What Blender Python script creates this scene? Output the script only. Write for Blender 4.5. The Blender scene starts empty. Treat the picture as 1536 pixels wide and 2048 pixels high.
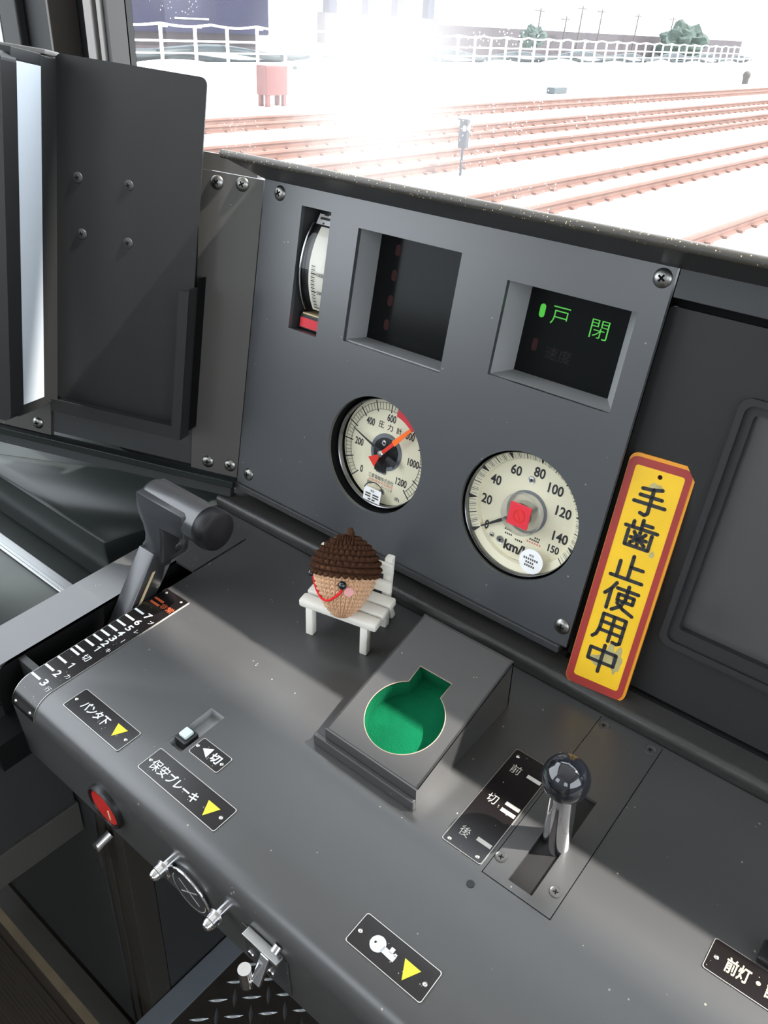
import bpy, bmesh, math, random
from math import sin, cos, pi, radians as rad
from mathutils import Matrix, Vector, noise
from mathutils.geometry import tessellate_polygon
random.seed(7)
SC = bpy.context.scene
COL = SC.collection

# ------------------------------------------------------------------ camera
CAMPOS = Vector((0.0, 0.0, 1.2))
RIGHT = Vector((0.7740309366, 0.6310250638, 0.0518022981))
DOWN = Vector((0.3641291339, -0.3767272699, -0.8517549753))
FWD = Vector((-0.5179633993, 0.6781474272, -0.5213731715))
cam_d = bpy.data.cameras.new('camera')
cam = bpy.data.objects.new('camera', cam_d)
COL.objects.link(cam)
cam_d.sensor_fit = 'VERTICAL'
cam_d.sensor_height = 24.0
cam_d.lens = 24.0 * 1616.83 / 2048.0
cam_d.clip_start = 0.02
cam_d.clip_end = 500
mw = Matrix.Identity(4)
for i in range(3):
    mw[i][0] = RIGHT[i]; mw[i][1] = -DOWN[i]; mw[i][2] = -FWD[i]; mw[i][3] = CAMPOS[i]
cam.matrix_world = mw
SC.camera = cam

# ------------------------------------------------------------------ world, sun, exposure
SC.view_settings.view_transform = 'Standard'
SC.view_settings.look = 'None'
SC.view_settings.gamma = 1.0
SC.view_settings.use_curve_mapping = False
SC.view_settings.exposure = 0.3
SC.cycles.caustics_reflective = False
SC.cycles.caustics_refractive = False
wd = bpy.data.worlds.new('sky')
SC.world = wd
wd.use_nodes = True
bg = wd.node_tree.nodes['Background']
bg.inputs['Color'].default_value = (0.86, 0.93, 1.0, 1)
bg.inputs['Strength'].default_value = 4.2
sun_d = bpy.data.lights.new('sun', 'SUN')
sun_d.energy = 11.0
sun_d.angle = rad(0.8)
sun_d.color = (1.0, 0.96, 0.9)
sun = bpy.data.objects.new('sun', sun_d)
COL.objects.link(sun)
sun.rotation_euler = Vector((0.72, 0.42, 1.15)).to_track_quat('Z', 'Y').to_euler()

# ------------------------------------------------------------------ frames (millimetres inside each frame)
OP = Vector((-0.3872485141, 0.4878328756, 0.8766292495))
OD = Vector((-0.3872485141, 0.4749582215, 0.7617724717))
def fr(o, a, b, c):
    m = Matrix.Identity(4)
    for i in range(3):
        m[i][0] = a[i]; m[i][1] = b[i]; m[i][2] = c[i]; m[i][3] = o[i]
    return m
UU = Vector((0, 0.1690366743, 0.9856097619)); NN = Vector((0, 0.9856097619, -0.1690366743))
DD = Vector((0, 0.9973570275, 0.0726564492)); ND = Vector((0, -0.0726564492, 0.9973570275))
XX = Vector((1, 0, 0))
FP = fr(OP, XX, UU, -NN)                     # instrument panel: right, up, towards the driver
FD = fr(OD, XX, DD, ND)                      # desk: right, forward, up
HH = XX * cos(rad(26)) + NN * sin(rad(26))
FL = fr(OP + XX * -0.164, HH, UU, HH.cross(UU))   # angled side panel left of the instruments
FW = Matrix.Identity(4)

# ------------------------------------------------------------------ materials
def lin(c):
    return tuple(((x / 255) / 12.92 if x / 255 <= 0.04045 else (((x / 255) + 0.055) / 1.055) ** 2.4) for x in c) + (1,)
MATS = {}
def mat(name, col, rough=0.5, metal=0.0, spec=0.5, bump=0.0, bscale=400, var=0.0, vscale=30, specks=0.0, sscale=260,
        speck_col=(0.3, 0.29, 0.27, 1), emit=None, estr=0, coat=0.0, rvar=0.0):
    m = bpy.data.materials.new(name)
    m.use_nodes = True
    nt = m.node_tree; N = nt.nodes; L = nt.links
    b = N['Principled BSDF']
    c = col if len(col) == 4 else tuple(col) + (1,)
    b.inputs['Base Color'].default_value = c
    b.inputs['Roughness'].default_value = rough
    b.inputs['Metallic'].default_value = metal
    b.inputs['Specular IOR Level'].default_value = spec
    b.inputs['Coat Weight'].default_value = coat
    tc = N.new('ShaderNodeTexCoord')
    src = None
    if var > 0 or rvar > 0:
        n = N.new('ShaderNodeTexNoise'); n.inputs['Scale'].default_value = vscale; n.inputs['Detail'].default_value = 5
        L.new(tc.outputs['Object'], n.inputs['Vector'])
        if var > 0:
            mx = N.new('ShaderNodeMix'); mx.data_type = 'RGBA'
            mx.inputs['A'].default_value = tuple(x * (1 - var) for x in c[:3]) + (1,)
            mx.inputs['B'].default_value = tuple(min(1, x * (1 + var)) for x in c[:3]) + (1,)
            L.new(n.outputs['Fac'], mx.inputs['Factor']); src = mx.outputs['Result']
        if rvar > 0:
            mr = N.new('ShaderNodeMapRange'); mr.inputs['To Min'].default_value = rough - rvar; mr.inputs['To Max'].default_value = rough + rvar
            L.new(n.outputs['Fac'], mr.inputs['Value']); L.new(mr.outputs['Result'], b.inputs['Roughness'])
    if specks > 0:
        v = N.new('ShaderNodeTexVoronoi'); v.inputs['Scale'].default_value = sscale; v.inputs['Randomness'].default_value = 1
        L.new(tc.outputs['Object'], v.inputs['Vector'])
        lt = N.new('ShaderNodeMath'); lt.operation = 'LESS_THAN'; lt.inputs[1].default_value = 0.16
        L.new(v.outputs['Distance'], lt.inputs[0])
        n2 = N.new('ShaderNodeTexNoise'); n2.inputs['Scale'].default_value = sscale * 0.37; n2.inputs['Detail'].default_value = 3
        L.new(tc.outputs['Object'], n2.inputs['Vector'])
        gt = N.new('ShaderNodeMath'); gt.operation = 'GREATER_THAN'; gt.inputs[1].default_value = 0.5 + (0.17 - specks)
        L.new(n2.outputs['Fac'], gt.inputs[0])
        mu = N.new('ShaderNodeMath'); mu.operation = 'MULTIPLY'
        L.new(lt.outputs[0], mu.inputs[0]); L.new(gt.outputs[0], mu.inputs[1])
        mx2 = N.new('ShaderNodeMix'); mx2.data_type = 'RGBA'
        if src: L.new(src, mx2.inputs['A'])
        else: mx2.inputs['A'].default_value = c
        mx2.inputs['B'].default_value = speck_col
        L.new(mu.outputs[0], mx2.inputs['Factor']); src = mx2.outputs['Result']
    if src: L.new(src, b.inputs['Base Color'])
    if bump > 0:
        nb = N.new('ShaderNodeTexNoise'); nb.inputs['Scale'].default_value = bscale; nb.inputs['Detail'].default_value = 4
        L.new(tc.outputs['Object'], nb.inputs['Vector'])
        bp = N.new('ShaderNodeBump'); bp.inputs['Strength'].default_value = bump; bp.inputs['Distance'].default_value = 0.001
        L.new(nb.outputs['Fac'], bp.inputs['Height']); L.new(bp.outputs['Normal'], b.inputs['Normal'])
    if emit:
        b.inputs['Emission Color'].default_value = emit; b.inputs['Emission Strength'].default_value = estr
    MATS[name] = m
    return m
def glassy(name, haze, rough=0.02, tint=(1, 1, 1, 1), dust_and_glare=False, gloss=1.0):
    m = bpy.data.materials.new(name); m.use_nodes = True
    nt = m.node_tree; N = nt.nodes; L = nt.links
    N.remove(N['Principled BSDF']); out = N['Material Output']
    tr = N.new('ShaderNodeBsdfTransparent'); tr.inputs['Color'].default_value = tint
    gl = N.new('ShaderNodeBsdfGlossy'); gl.inputs['Roughness'].default_value = rough
    lw = N.new('ShaderNodeLayerWeight'); lw.inputs['Blend'].default_value = 0.5
    pw = N.new('ShaderNodeMath'); pw.operation = 'POWER'; pw.inputs[1].default_value = 5.0
    L.new(lw.outputs['Facing'], pw.inputs[0])
    fz = N.new('ShaderNodeMath'); fz.operation = 'MULTIPLY_ADD'; fz.inputs[1].default_value = 0.95; fz.inputs[2].default_value = 0.045
    L.new(pw.outputs[0], fz.inputs[0])
    ml = N.new('ShaderNodeMath'); ml.operation = 'MULTIPLY'; ml.inputs[1].default_value = gloss
    L.new(fz.outputs[0], ml.inputs[0])
    m1 = N.new('ShaderNodeMixShader')
    L.new(ml.outputs[0], m1.inputs[0]); L.new(tr.outputs[0], m1.inputs[1]); L.new(gl.outputs[0], m1.inputs[2])
    last = m1.outputs[0]
    if haze > 0:
        tl = N.new('ShaderNodeBsdfTranslucent'); tl.inputs['Color'].default_value = (1, 1, 1, 1)
        m2 = N.new('ShaderNodeMixShader'); m2.inputs[0].default_value = haze
        L.new(last, m2.inputs[1]); L.new(tl.outputs[0], m2.inputs[2]); last = m2.outputs[0]
        if dust_and_glare:
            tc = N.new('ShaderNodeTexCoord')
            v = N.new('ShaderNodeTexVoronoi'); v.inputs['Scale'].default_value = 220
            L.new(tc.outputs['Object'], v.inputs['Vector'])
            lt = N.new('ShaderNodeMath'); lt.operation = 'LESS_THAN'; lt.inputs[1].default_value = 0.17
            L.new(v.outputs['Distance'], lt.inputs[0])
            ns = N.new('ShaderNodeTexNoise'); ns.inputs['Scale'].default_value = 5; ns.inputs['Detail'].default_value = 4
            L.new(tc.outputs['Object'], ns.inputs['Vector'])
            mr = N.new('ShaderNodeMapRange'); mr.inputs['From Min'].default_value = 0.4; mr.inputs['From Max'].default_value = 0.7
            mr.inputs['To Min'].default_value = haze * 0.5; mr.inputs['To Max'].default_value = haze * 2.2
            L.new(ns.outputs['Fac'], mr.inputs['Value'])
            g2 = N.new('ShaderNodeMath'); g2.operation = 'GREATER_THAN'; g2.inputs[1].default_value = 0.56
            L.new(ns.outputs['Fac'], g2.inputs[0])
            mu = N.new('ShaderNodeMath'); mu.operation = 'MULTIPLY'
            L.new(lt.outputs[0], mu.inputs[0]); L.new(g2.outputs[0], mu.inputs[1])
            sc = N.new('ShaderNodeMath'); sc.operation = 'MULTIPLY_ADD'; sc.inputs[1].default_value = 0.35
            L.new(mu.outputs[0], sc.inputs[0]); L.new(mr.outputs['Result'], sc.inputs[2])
            # sun glare painted into the pane as a broad hazy patch
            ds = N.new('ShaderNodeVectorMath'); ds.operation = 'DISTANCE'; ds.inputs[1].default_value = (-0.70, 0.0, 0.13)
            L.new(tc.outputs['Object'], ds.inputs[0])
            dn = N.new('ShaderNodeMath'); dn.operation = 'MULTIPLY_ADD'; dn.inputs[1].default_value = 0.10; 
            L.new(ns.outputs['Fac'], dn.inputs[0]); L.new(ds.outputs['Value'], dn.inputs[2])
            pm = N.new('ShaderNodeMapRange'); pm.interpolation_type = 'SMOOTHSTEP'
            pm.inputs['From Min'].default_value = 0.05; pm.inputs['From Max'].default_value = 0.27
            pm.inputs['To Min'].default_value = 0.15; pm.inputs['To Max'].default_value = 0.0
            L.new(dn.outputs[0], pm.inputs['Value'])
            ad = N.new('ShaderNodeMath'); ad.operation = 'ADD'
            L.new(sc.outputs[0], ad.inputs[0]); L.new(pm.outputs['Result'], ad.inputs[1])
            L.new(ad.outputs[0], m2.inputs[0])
    L.new(last, out.inputs['Surface'])
    MATS[name] = m
    return m

M = {}
M['panel'] = mat('panel_paint', (0.066, 0.069, 0.073), 0.30, spec=0.85, bump=0.03, bscale=900, specks=0.012, sscale=220)
M['desk'] = mat('desk_paint', (0.056, 0.055, 0.055), 0.277, spec=0.75, specks=0.008, sscale=230, speck_col=(0.3, 0.27, 0.22, 1))
M['dark'] = mat('dark_paint', (0.042, 0.043, 0.044), 0.42, spec=0.4, bump=0.05, bscale=800, specks=0.01, sscale=220)
M['brown'] = mat('corner_paint', (0.085, 0.08, 0.074), 0.4, spec=0.4, bump=0.05, bscale=800, specks=0.01, sscale=220)
M['plain'] = mat('plain_dark_paint', (0.045, 0.046, 0.048), 0.45, spec=0.4)
M['shelf'] = mat('shelf_paint', (0.020, 0.024, 0.023), 0.285, spec=0.22, var=0.35, vscale=14)
M['holder'] = mat('holder_paint', (0.021, 0.021, 0.021), 0.42, spec=0.3, bump=0.03, bscale=800)
M['pillar'] = mat('pillar_dark_paint', (0.022, 0.023, 0.024), 0.6, spec=0.15)
M['post'] = mat('post_paint', (0.05, 0.045, 0.038), 0.5, spec=0.3)
M['slotdark'] = mat('slot_dark', (0.018, 0.017, 0.017), 0.5, spec=0.2)
M['black'] = mat('black_plastic', (0.010, 0.010, 0.011), 0.35)
M['capblack'] = mat('cap_black', (0.004, 0.004, 0.005), 0.4, spec=0.25)
M['matte'] = mat('matte_black', (0.006, 0.006, 0.006), 0.8, spec=0.1)
M['rubber'] = mat('black_rubber', (0.012, 0.012, 0.013), 0.6)
M['gloss'] = mat('gloss_black', (0.006, 0.007, 0.010), 0.06, spec=0.6, coat=0.5)
M['grip'] = mat('grip_plastic', (0.026, 0.027, 0.03), 0.277, spec=0.8)
M['plate'] = mat('plate_black', (0.008, 0.006, 0.006), 0.2, spec=0.55, specks=0.05, sscale=420, speck_col=(0.35, 0.3, 0.24, 1))
M['plate_edge'] = mat('plate_edge_metal', (0.62, 0.6, 0.56), 0.35, metal=1)
M['white'] = mat('white_lettering', (0.80, 0.82, 0.84), 0.45)
M['cream_letter'] = mat('cream_lettering', (0.72, 0.58, 0.34), 0.45)
M['orange_letter'] = mat('orange_lettering', (0.5, 0.09, 0.03), 0.45)
M['grey_letter'] = mat('grey_lettering', (0.5, 0.49, 0.45), 0.45)
M['yellow'] = mat('arrow_yellow', (0.92, 0.76, 0.03), 0.4)
M['chrome'] = mat('chrome', (0.78, 0.78, 0.8), 0.09, metal=1)
M['steel'] = mat('brushed_steel', (0.5, 0.5, 0.5), 0.3, metal=1, bump=0.05)
M['rail_steel'] = mat('rail_steel', (0.42, 0.43, 0.43), 0.42, metal=0.8)
M['bezel'] = mat('bezel_metal', (0.22, 0.22, 0.23), 0.22, metal=1)
M['darksteel'] = mat('dark_steel_screw', (0.28, 0.275, 0.26), 0.3, metal=1)
M['rivet'] = mat('rivet_metal', (0.8, 0.78, 0.72), 0.25, metal=1)
M['dial'] = mat('cream_dial', (0.80, 0.75, 0.56), 0.5, var=0.06, vscale=20)
M['dial_white'] = mat('ivory_scale', (0.82, 0.79, 0.68), 0.45)
M['ink'] = mat('dial_ink', (0.018, 0.018, 0.02), 0.5)
M['ink_grey'] = mat('dial_ink_grey', (0.08, 0.075, 0.06), 0.5)
M['ink_red'] = mat('dial_ink_red', (0.72, 0.24, 0.18), 0.5)
M['needle_red'] = mat('needle_red', (0.72, 0.035, 0.02), 0.4)
M['needle_orange'] = mat('needle_orange', (1.0, 0.17, 0.02), 0.4)
M['greydisc'] = mat('dial_grey_disc', (0.16, 0.17, 0.19), 0.4)
M['sticker'] = mat('sticker_white', (0.9, 0.9, 0.9), 0.5)
M['redtape'] = mat('red_tape', (0.75, 0.03, 0.05), 0.45)
M['sign_red'] = mat('sign_red', (0.33, 0.035, 0.028), 0.38, var=0.3, vscale=40, bump=0.1, bscale=120)
M['sign_yellow'] = mat('sign_yellow', (0.86, 0.52, 0.02), 0.36, var=0.18, vscale=26, bump=0.08, bscale=120)
M['sign_orange'] = mat('sign_edge_orange', (0.75, 0.30, 0.02), 0.4)
M['sign_stain'] = mat('sign_grey_smear', (0.42, 0.36, 0.16), 0.45, var=0.4, vscale=120)
M['felt'] = mat('green_felt', (0.002, 0.105, 0.043), 0.95, spec=0.1, var=0.5, vscale=35, bump=0.6, bscale=900)
M['worn'] = mat('worn_edge', (0.34, 0.26, 0.2), 0.6)
M['ivory'] = mat('bench_white', (0.86, 0.83, 0.75), 0.55, bump=0.15, bscale=150)
M['yarn_brown'] = mat('brown_yarn', (0.062, 0.026, 0.013), 0.9, spec=0.15, bump=0.5, bscale=1400, var=0.35, vscale=300)
M['yarn_tan'] = mat('tan_yarn', (0.72, 0.46, 0.29), 0.9, spec=0.15, bump=0.4, bscale=1400, var=0.2, vscale=300)
M['yarn_red'] = mat('red_yarn', (0.78, 0.02, 0.025), 0.8, spec=0.2)
M['pink'] = mat('pink_felt', (0.88, 0.42, 0.42), 0.85, spec=0.1)
M['knob_white'] = mat('slider_knob_white', (0.62, 0.72, 0.72), 0.4)
M['redbutton'] = mat('red_button', (0.55, 0.025, 0.02), 0.35)
M['screen'] = mat('indicator_glass', (0.007, 0.008, 0.008), 0.14, spec=0.10)
M['lcd'] = mat('monitor_glass', (0.055, 0.052, 0.052), 0.22, spec=0.9, coat=0.4)
M['green_on'] = mat('green_lamp', (0.02, 0.2, 0.02), 0.5, emit=(0.10, 0.62, 0.06, 1), estr=0.55)
M['red_off'] = mat('red_lamp_off', (0.05, 0.018, 0.018), 0.5, spec=0.1)
M['dim_text'] = mat('dim_lettering', (0.020, 0.017, 0.016), 0.5, spec=0.1)
M['recess'] = mat('recess_grey', (0.32, 0.325, 0.325), 0.5, bump=0.05)
M['diffuser'] = mat('lamp_diffuser', (0.58, 0.63, 0.68), 0.35, var=0.05, vscale=12)
M['mesh_floor'] = mat('checker_plate_metal', (0.085, 0.075, 0.066), 0.32, metal=0.6, var=0.3, vscale=40)
M['lozenge'] = mat('checker_plate_lozenge', (0.42, 0.45, 0.47), 0.3, metal=0.85)
M['curb'] = mat('curb_paint', (0.16, 0.18, 0.2), 0.25, spec=0.6, bump=0.1, bscale=200)
M['mat'] = mat('ribbed_mat', (0.06, 0.047, 0.036), 0.8)
M['trim'] = mat('brass_trim', (0.27, 0.21, 0.14), 0.55, spec=0.3, var=0.3, vscale=30)
M['grey_wall'] = mat('cab_wall_paint', (0.30, 0.30, 0.29), 0.6)
M['lightgrey'] = mat('pillar_strip_paint', (0.16, 0.15, 0.14), 0.5)
M['hood'] = mat('hood_vinyl', (0.035, 0.034, 0.032), 0.36, bump=0.25, bscale=500)
M['hood_edge'] = mat('hood_worn_edge', (0.055, 0.05, 0.042), 0.42, bump=0.3, bscale=450, specks=0.24, sscale=420, speck_col=(0.8, 0.6, 0.3, 1))
M['ballast'] = mat('ballast', (0.80, 0.79, 0.78), 0.9, spec=0.1, var=0.2, vscale=6, bump=0.5, bscale=12)
M['rust'] = mat('rusty_rail', (0.125, 0.070, 0.056), 0.75, spec=0.2, var=0.3, vscale=3)
M['railtop'] = mat('rail_head', (0.55, 0.45, 0.38), 0.4, metal=0.5)
M['fence'] = mat('fence_white', (0.8, 0.8, 0.8), 0.6)
M['hose'] = mat('cable_blue_grey', (0.016, 0.026, 0.030), 0.6, var=0.3, vscale=3)
M['navy'] = mat('navy_train_paint', (0.006, 0.006, 0.022), 0.6, spec=0.2, var=0.5, vscale=0.6)
M['stone'] = mat('dark_stone', (0.020, 0.014, 0.018), 0.8, var=0.6, vscale=1.5)
M['lav'] = mat('pale_building', (0.28, 0.28, 0.42), 0.7, var=0.1, vscale=0.3)
M['redbox'] = mat('relay_box_red', (0.08, 0.022, 0.02), 0.6, var=0.2, vscale=3)
M['redpost'] = mat('marker_red', (0.5, 0.06, 0.03), 0.6)
M['leaf'] = mat('leaf_green', (0.015, 0.033, 0.024), 0.8, var=0.5, vscale=3)
M['pole'] = mat('pole_grey', (0.03, 0.025, 0.022), 0.7)
M['sigblack'] = mat('signal_black', (0.012, 0.014, 0.02), 0.5)
M['window'] = glassy('windshield_glass', 0.013, dust_and_glare=True, gloss=0.3)
M['gaugeglass'] = glassy('gauge_glass', 0.0, gloss=0.55)
M['acrylic'] = glassy('clear_acrylic', 0.30, rough=0.08, gloss=1.4, tint=(0.92, 0.92, 0.92, 1))

# ------------------------------------------------------------------ mesh builder (all lengths in mm)
class B:
    def __init__(s): s.v = []; s.f = []
    def add(s, vs, fs):
        k = len(s.v); s.v += [Vector(v) for v in vs]; s.f += [tuple(i + k for i in f) for f in fs]; return s
    def bm(s, bm, m=None):
        bm.verts.index_update()
        vs = [(m @ v.co) if m else v.co.copy() for v in bm.verts]
        fs = [tuple(v.index for v in f.verts) for f in bm.faces]
        bm.free(); return s.add(vs, fs)
    def box(s, x0, x1, y0, y1, z0, z1, bev=0, m=None, seg=2):
        bm = bmesh.new()
        bmesh.ops.create_cube(bm, size=1)
        for v in bm.verts:
            v.co = Vector(((x0 + x1) / 2 + v.co.x * (x1 - x0), (y0 + y1) / 2 + v.co.y * (y1 - y0), (z0 + z1) / 2 + v.co.z * (z1 - z0)))
        if bev: bmesh.ops.bevel(bm, geom=list(bm.edges), offset=bev, segments=seg, affect='EDGES', profile=0.5)
        return s.bm(bm, m)
    def hexa(s, p, bev=0):
        # p: 8 points, bottom 4 then top 4, same winding
        bm = bmesh.new(); vs = [bm.verts.new(q) for q in p]
        for f in ((3, 2, 1, 0), (4, 5, 6, 7), (0, 1, 5, 4), (1, 2, 6, 5), (2, 3, 7, 6), (3, 0, 4, 7)): bm.faces.new([vs[i] for i in f])
        if bev: bmesh.ops.bevel(bm, geom=list(bm.edges), offset=bev, segments=2, affect='EDGES', profile=0.5)
        return s.bm(bm)
    def prism(s, poly, z0, z1, bev=0, axis='z', m=None):
        bm = bmesh.new(); n = len(poly)
        def P(a, b, c): return {'z': (a, b, c), 'y': (a, c, b), 'x': (c, a, b)}[axis]
        lo = [bm.verts.new(P(x, y, z0)) for x, y in poly]; hi = [bm.verts.new(P(x, y, z1)) for x, y in poly]
        bm.faces.new(lo[::-1]); top = bm.faces.new(hi)
        for i in range(n): bm.faces.new((lo[i], lo[(i + 1) % n], hi[(i + 1) % n], hi[i]))
        bmesh.ops.recalc_face_normals(bm, faces=list(bm.faces))
        if bev: bmesh.ops.bevel(bm, geom=[e for e in bm.edges], offset=bev, segments=2, affect='EDGES', profile=0.5)
        return s.bm(bm, m)
    def plate(s, outer, holes, z0, z1, cap=True):
        loops = [outer] + holes
        tri = tessellate_polygon([[Vector((x, y, 0)) for x, y in l] for l in loops])
        flat = [p for l in loops for p in l]; n = len(flat)
        vs = [(x, y, z1) for x, y in flat] + [(x, y, z0) for x, y in flat]; fs = []
        for t in tri:
            a, b, c = (Vector(flat[i]) for i in t)
            w = (b - a).cross(c - a)
            t = t if w > 0 else (t[0], t[2], t[1])
            fs.append(tuple(t)); fs.append(tuple(i + n for i in reversed(t)))
        k = 0
        for l in loops:
            for i in range(len(l)):
                a, b = k + i, k + (i + 1) % len(l); fs.append((a, b, b + n, a + n))
            k += len(l)
        return s.add(vs, fs)
    def lathe(s, prof, seg=40, m=None, a0=0, a1=2 * pi):
        # prof: list of (r, z); full turn
        vs = []; fs = []; full = abs(a1 - a0 - 2 * pi) < 1e-6; cols = seg if full else seg + 1
        for r, z in prof:
            for i in range(cols):
                a = a0 + (a1 - a0) * i / seg; vs.append(Vector((max(r, 1e-4) * cos(a), max(r, 1e-4) * sin(a), z)))
        for j in range(len(prof) - 1):
            for i in range(seg):
                i2 = (i + 1) % cols
                fs.append((j * cols + i, j * cols + i2, (j + 1) * cols + i2, (j + 1) * cols + i))
        if m: vs = [m @ v for v in vs]
        return s.add(vs, fs)
    def cyl(s, p0, p1, r0, r1=None, seg=24, cap=True):
        p0 = Vector(p0); p1 = Vector(p1); d = p1 - p0; r1 = r0 if r1 is None else r1
        m = Matrix.Translation(p0) @ d.to_track_quat('Z', 'Y').to_matrix().to_4x4()
        L = d.length
        return s.lathe(([(0, 0)] if cap else []) + [(r0, 0), (r1, L)] + ([(0, L)] if cap else []), seg, m)
    def sphere(s, c, r, seg=24, sc=(1, 1, 1)):
        prof = [(r * sin(pi * i / (seg // 2)), -r * cos(pi * i / (seg // 2))) for i in range(seg // 2 + 1)]
        return s.lathe(prof, seg, Matrix.Translation(Vector(c)) @ Matrix.Diagonal((sc[0], sc[1], sc[2], 1)))
    def tube(s, pts, r, seg=10, closed=False):
        pts = [Vector(p) for p in pts]; n = len(pts); vs = []; fs = []
        up = None
        for i in range(n):
            a = pts[i - 1] if (i > 0 or closed) else pts[i]; b = pts[(i + 1) % n] if (i < n - 1 or closed) else pts[i]
            t = (b - a).normalized()
            if up is None: up = t.orthogonal().normalized()
            up = (up - t * up.dot(t)).normalized(); w = t.cross(up)
            rr = r[i] if isinstance(r, (list, tuple)) else r
            for k in range(seg):
                an = 2 * pi * k / seg; vs.append(pts[i] + (up * cos(an) + w * sin(an)) * rr)
        for i in range(n if closed else n - 1):
            for k in range(seg):
                i2 = (i + 1) % n; k2 = (k + 1) % seg
                fs.append((i * seg + k, i * seg + k2, i2 * seg + k2, i2 * seg + k))
        if not closed:
            fs.append(tuple(range(seg))[::-1]); fs.append(tuple((n - 1) * seg + k for k in range(seg)))
        return s.add(vs, fs)
    def sheet(s, prof, x0, x1, t=0, axis='x'):
        # profile polyline (y, z) swept from x0 to x1
        n = len(prof); vs = [(x0, y, z) for y, z in prof] + [(x1, y, z) for y, z in prof]
        return s.add(vs, [(i, i + n, i + n + 1, i + 1) for i in range(n - 1)])
    def bar(s, x0, y0, x1, y1, w, z, t=0.25):
        d = Vector((x1 - x0, y1 - y0)); n = Vector((-d.y, d.x)).normalized() * w / 2
        q = [(x0 + n.x, y0 + n.y), (x0 - n.x, y0 - n.y), (x1 - n.x, y1 - n.y), (x1 + n.x, y1 + n.y)]
        return s.prism(q, z, z + t)
    def disc(s, cx, cy, r, z, t=0.25, seg=24):
        return s.prism([(cx + r * cos(2 * pi * i / seg), cy + r * sin(2 * pi * i / seg)) for i in range(seg)], z, z + t)
    def arc(s, cx, cy, r0, r1, a0, a1, z, t=0.25, seg=60):
        for i in range(seg):
            a = rad(a0 + (a1 - a0) * i / seg); b = rad(a0 + (a1 - a0) * (i + 1) / seg)
            q = [(cx + r0 * cos(a), cy + r0 * sin(a)), (cx + r1 * cos(a), cy + r1 * sin(a)), (cx + r1 * cos(b), cy + r1 * sin(b)), (cx + r0 * cos(b), cy + r0 * sin(b))]
            k = len(s.v); s.v += [Vector((x, y, z + t)) for x, y in q]; s.f.append((k, k + 1, k + 2, k + 3))
        return s
    def text(s, body, cx, cy, w, h, z, rot=0, bold=0.0, t=0.2):
        c = bpy.data.curves.new('tmp', 'FONT'); c.body = body; c.resolution_u = 3; c.offset = bold
        o = bpy.data.objects.new('tmp', c); COL.objects.link(o)
        dg = bpy.context.evaluated_depsgraph_get(); me = bpy.data.meshes.new_from_object(o.evaluated_get(dg))
        xs = [v.co.x for v in me.vertices]; ys = [v.co.y for v in me.vertices]
        if not xs: return s
        x0, x1, y0, y1 = min(xs), max(xs), min(ys), max(ys)
        sx = w / (x1 - x0) if w else None; sy = h / (y1 - y0) if h else None
        sx = sx or sy; sy = sy or sx
        cr, sr = cos(rad(rot)), sin(rad(rot))
        vs = []
        for v in me.vertices:
            a = (v.co.x - (x0 + x1) / 2) * sx; b = (v.co.y - (y0 + y1) / 2) * sy
            vs.append((cx + a * cr - b * sr, cy + a * sr + b * cr, z + t))
        s.add(vs, [tuple(p.vertices) for p in me.polygons])
        bpy.data.objects.remove(o); bpy.data.curves.remove(c); bpy.data.meshes.remove(me)
        return s
    def stroke(s, pts, w, z, t=0.3):
        for (a, b) in zip(pts, pts[1:]): s.bar(a[0], a[1], b[0], b[1], w, z, t)
        for p in pts: s.disc(p[0], p[1], w / 2, z, t, 12)
        return s

def circ(cx, cy, r, n=72): return [(cx + r * cos(2 * pi * i / n), cy + r * sin(2 * pi * i / n)) for i in range(n)]
def rect(x0, x1, y0, y1): return [(x0, y0), (x1, y0), (x1, y1), (x0, y1)]
def rrect(x0, x1, y0, y1, r, n=6):
    out = []
    for cx, cy, a in ((x1 - r, y1 - r, 0), (x0 + r, y1 - r, 90), (x0 + r, y0 + r, 180), (x1 - r, y0 + r, 270)):
        out += [(cx + r * cos(rad(a + 90 * i / n)), cy + r * sin(rad(a + 90 * i / n))) for i in range(n + 1)]
    return out

class Thing:
    """An Empty at the thing's base; its parts are built in the coordinates of a frame (mm)."""
    def __init__(s, name, label, cat, frame=FW, base=(0, 0, 0), group=None, kind=None, local=None):
        s.o = bpy.data.objects.new(name, None); COL.objects.link(s.o)
        s.o.empty_display_size = 0.02
        s.base = Vector(base)
        m = frame @ Matrix.Translation(s.base / 1000)
        if local is not None: m = m @ local
        s.o.matrix_world = m
        s.local = local
        if kind: s.o['kind'] = kind
        if label: s.o['label'] = label
        if cat: s.o['category'] = cat
        if group: s.o['group'] = group
    def part(s, name, b, m, parent=None, smooth=False, label=None, kind=None, angle=40):
        off = s.base if s.local is None else Vector((0, 0, 0))
        o = mesh_obj(name, b, m, off, smooth, angle)
        o.parent = parent if parent else s.o
        if label: o['label'] = label
        if kind: o['kind'] = kind
        return o
def mesh_obj(name, b, m, off, smooth=False, angle=40):
    me = bpy.data.meshes.new(name)
    me.from_pydata([tuple((v - off) / 1000) for v in b.v], [], b.f)
    me.validate(); 
    bm = bmesh.new(); bm.from_mesh(me)
    bmesh.ops.remove_doubles(bm, verts=list(bm.verts), dist=1e-7)
    bmesh.ops.recalc_face_normals(bm, faces=list(bm.faces))
    if smooth:
        for f in bm.faces: f.smooth = True
        for e in bm.edges:
            if len(e.link_faces) == 2 and e.calc_face_angle(0) > rad(angle): e.smooth = False
    bm.to_mesh(me); bm.free()
    me.materials.append(M[m] if isinstance(m, str) else m)
    o = bpy.data.objects.new(name, me); COL.objects.link(o)
    return o
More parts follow.
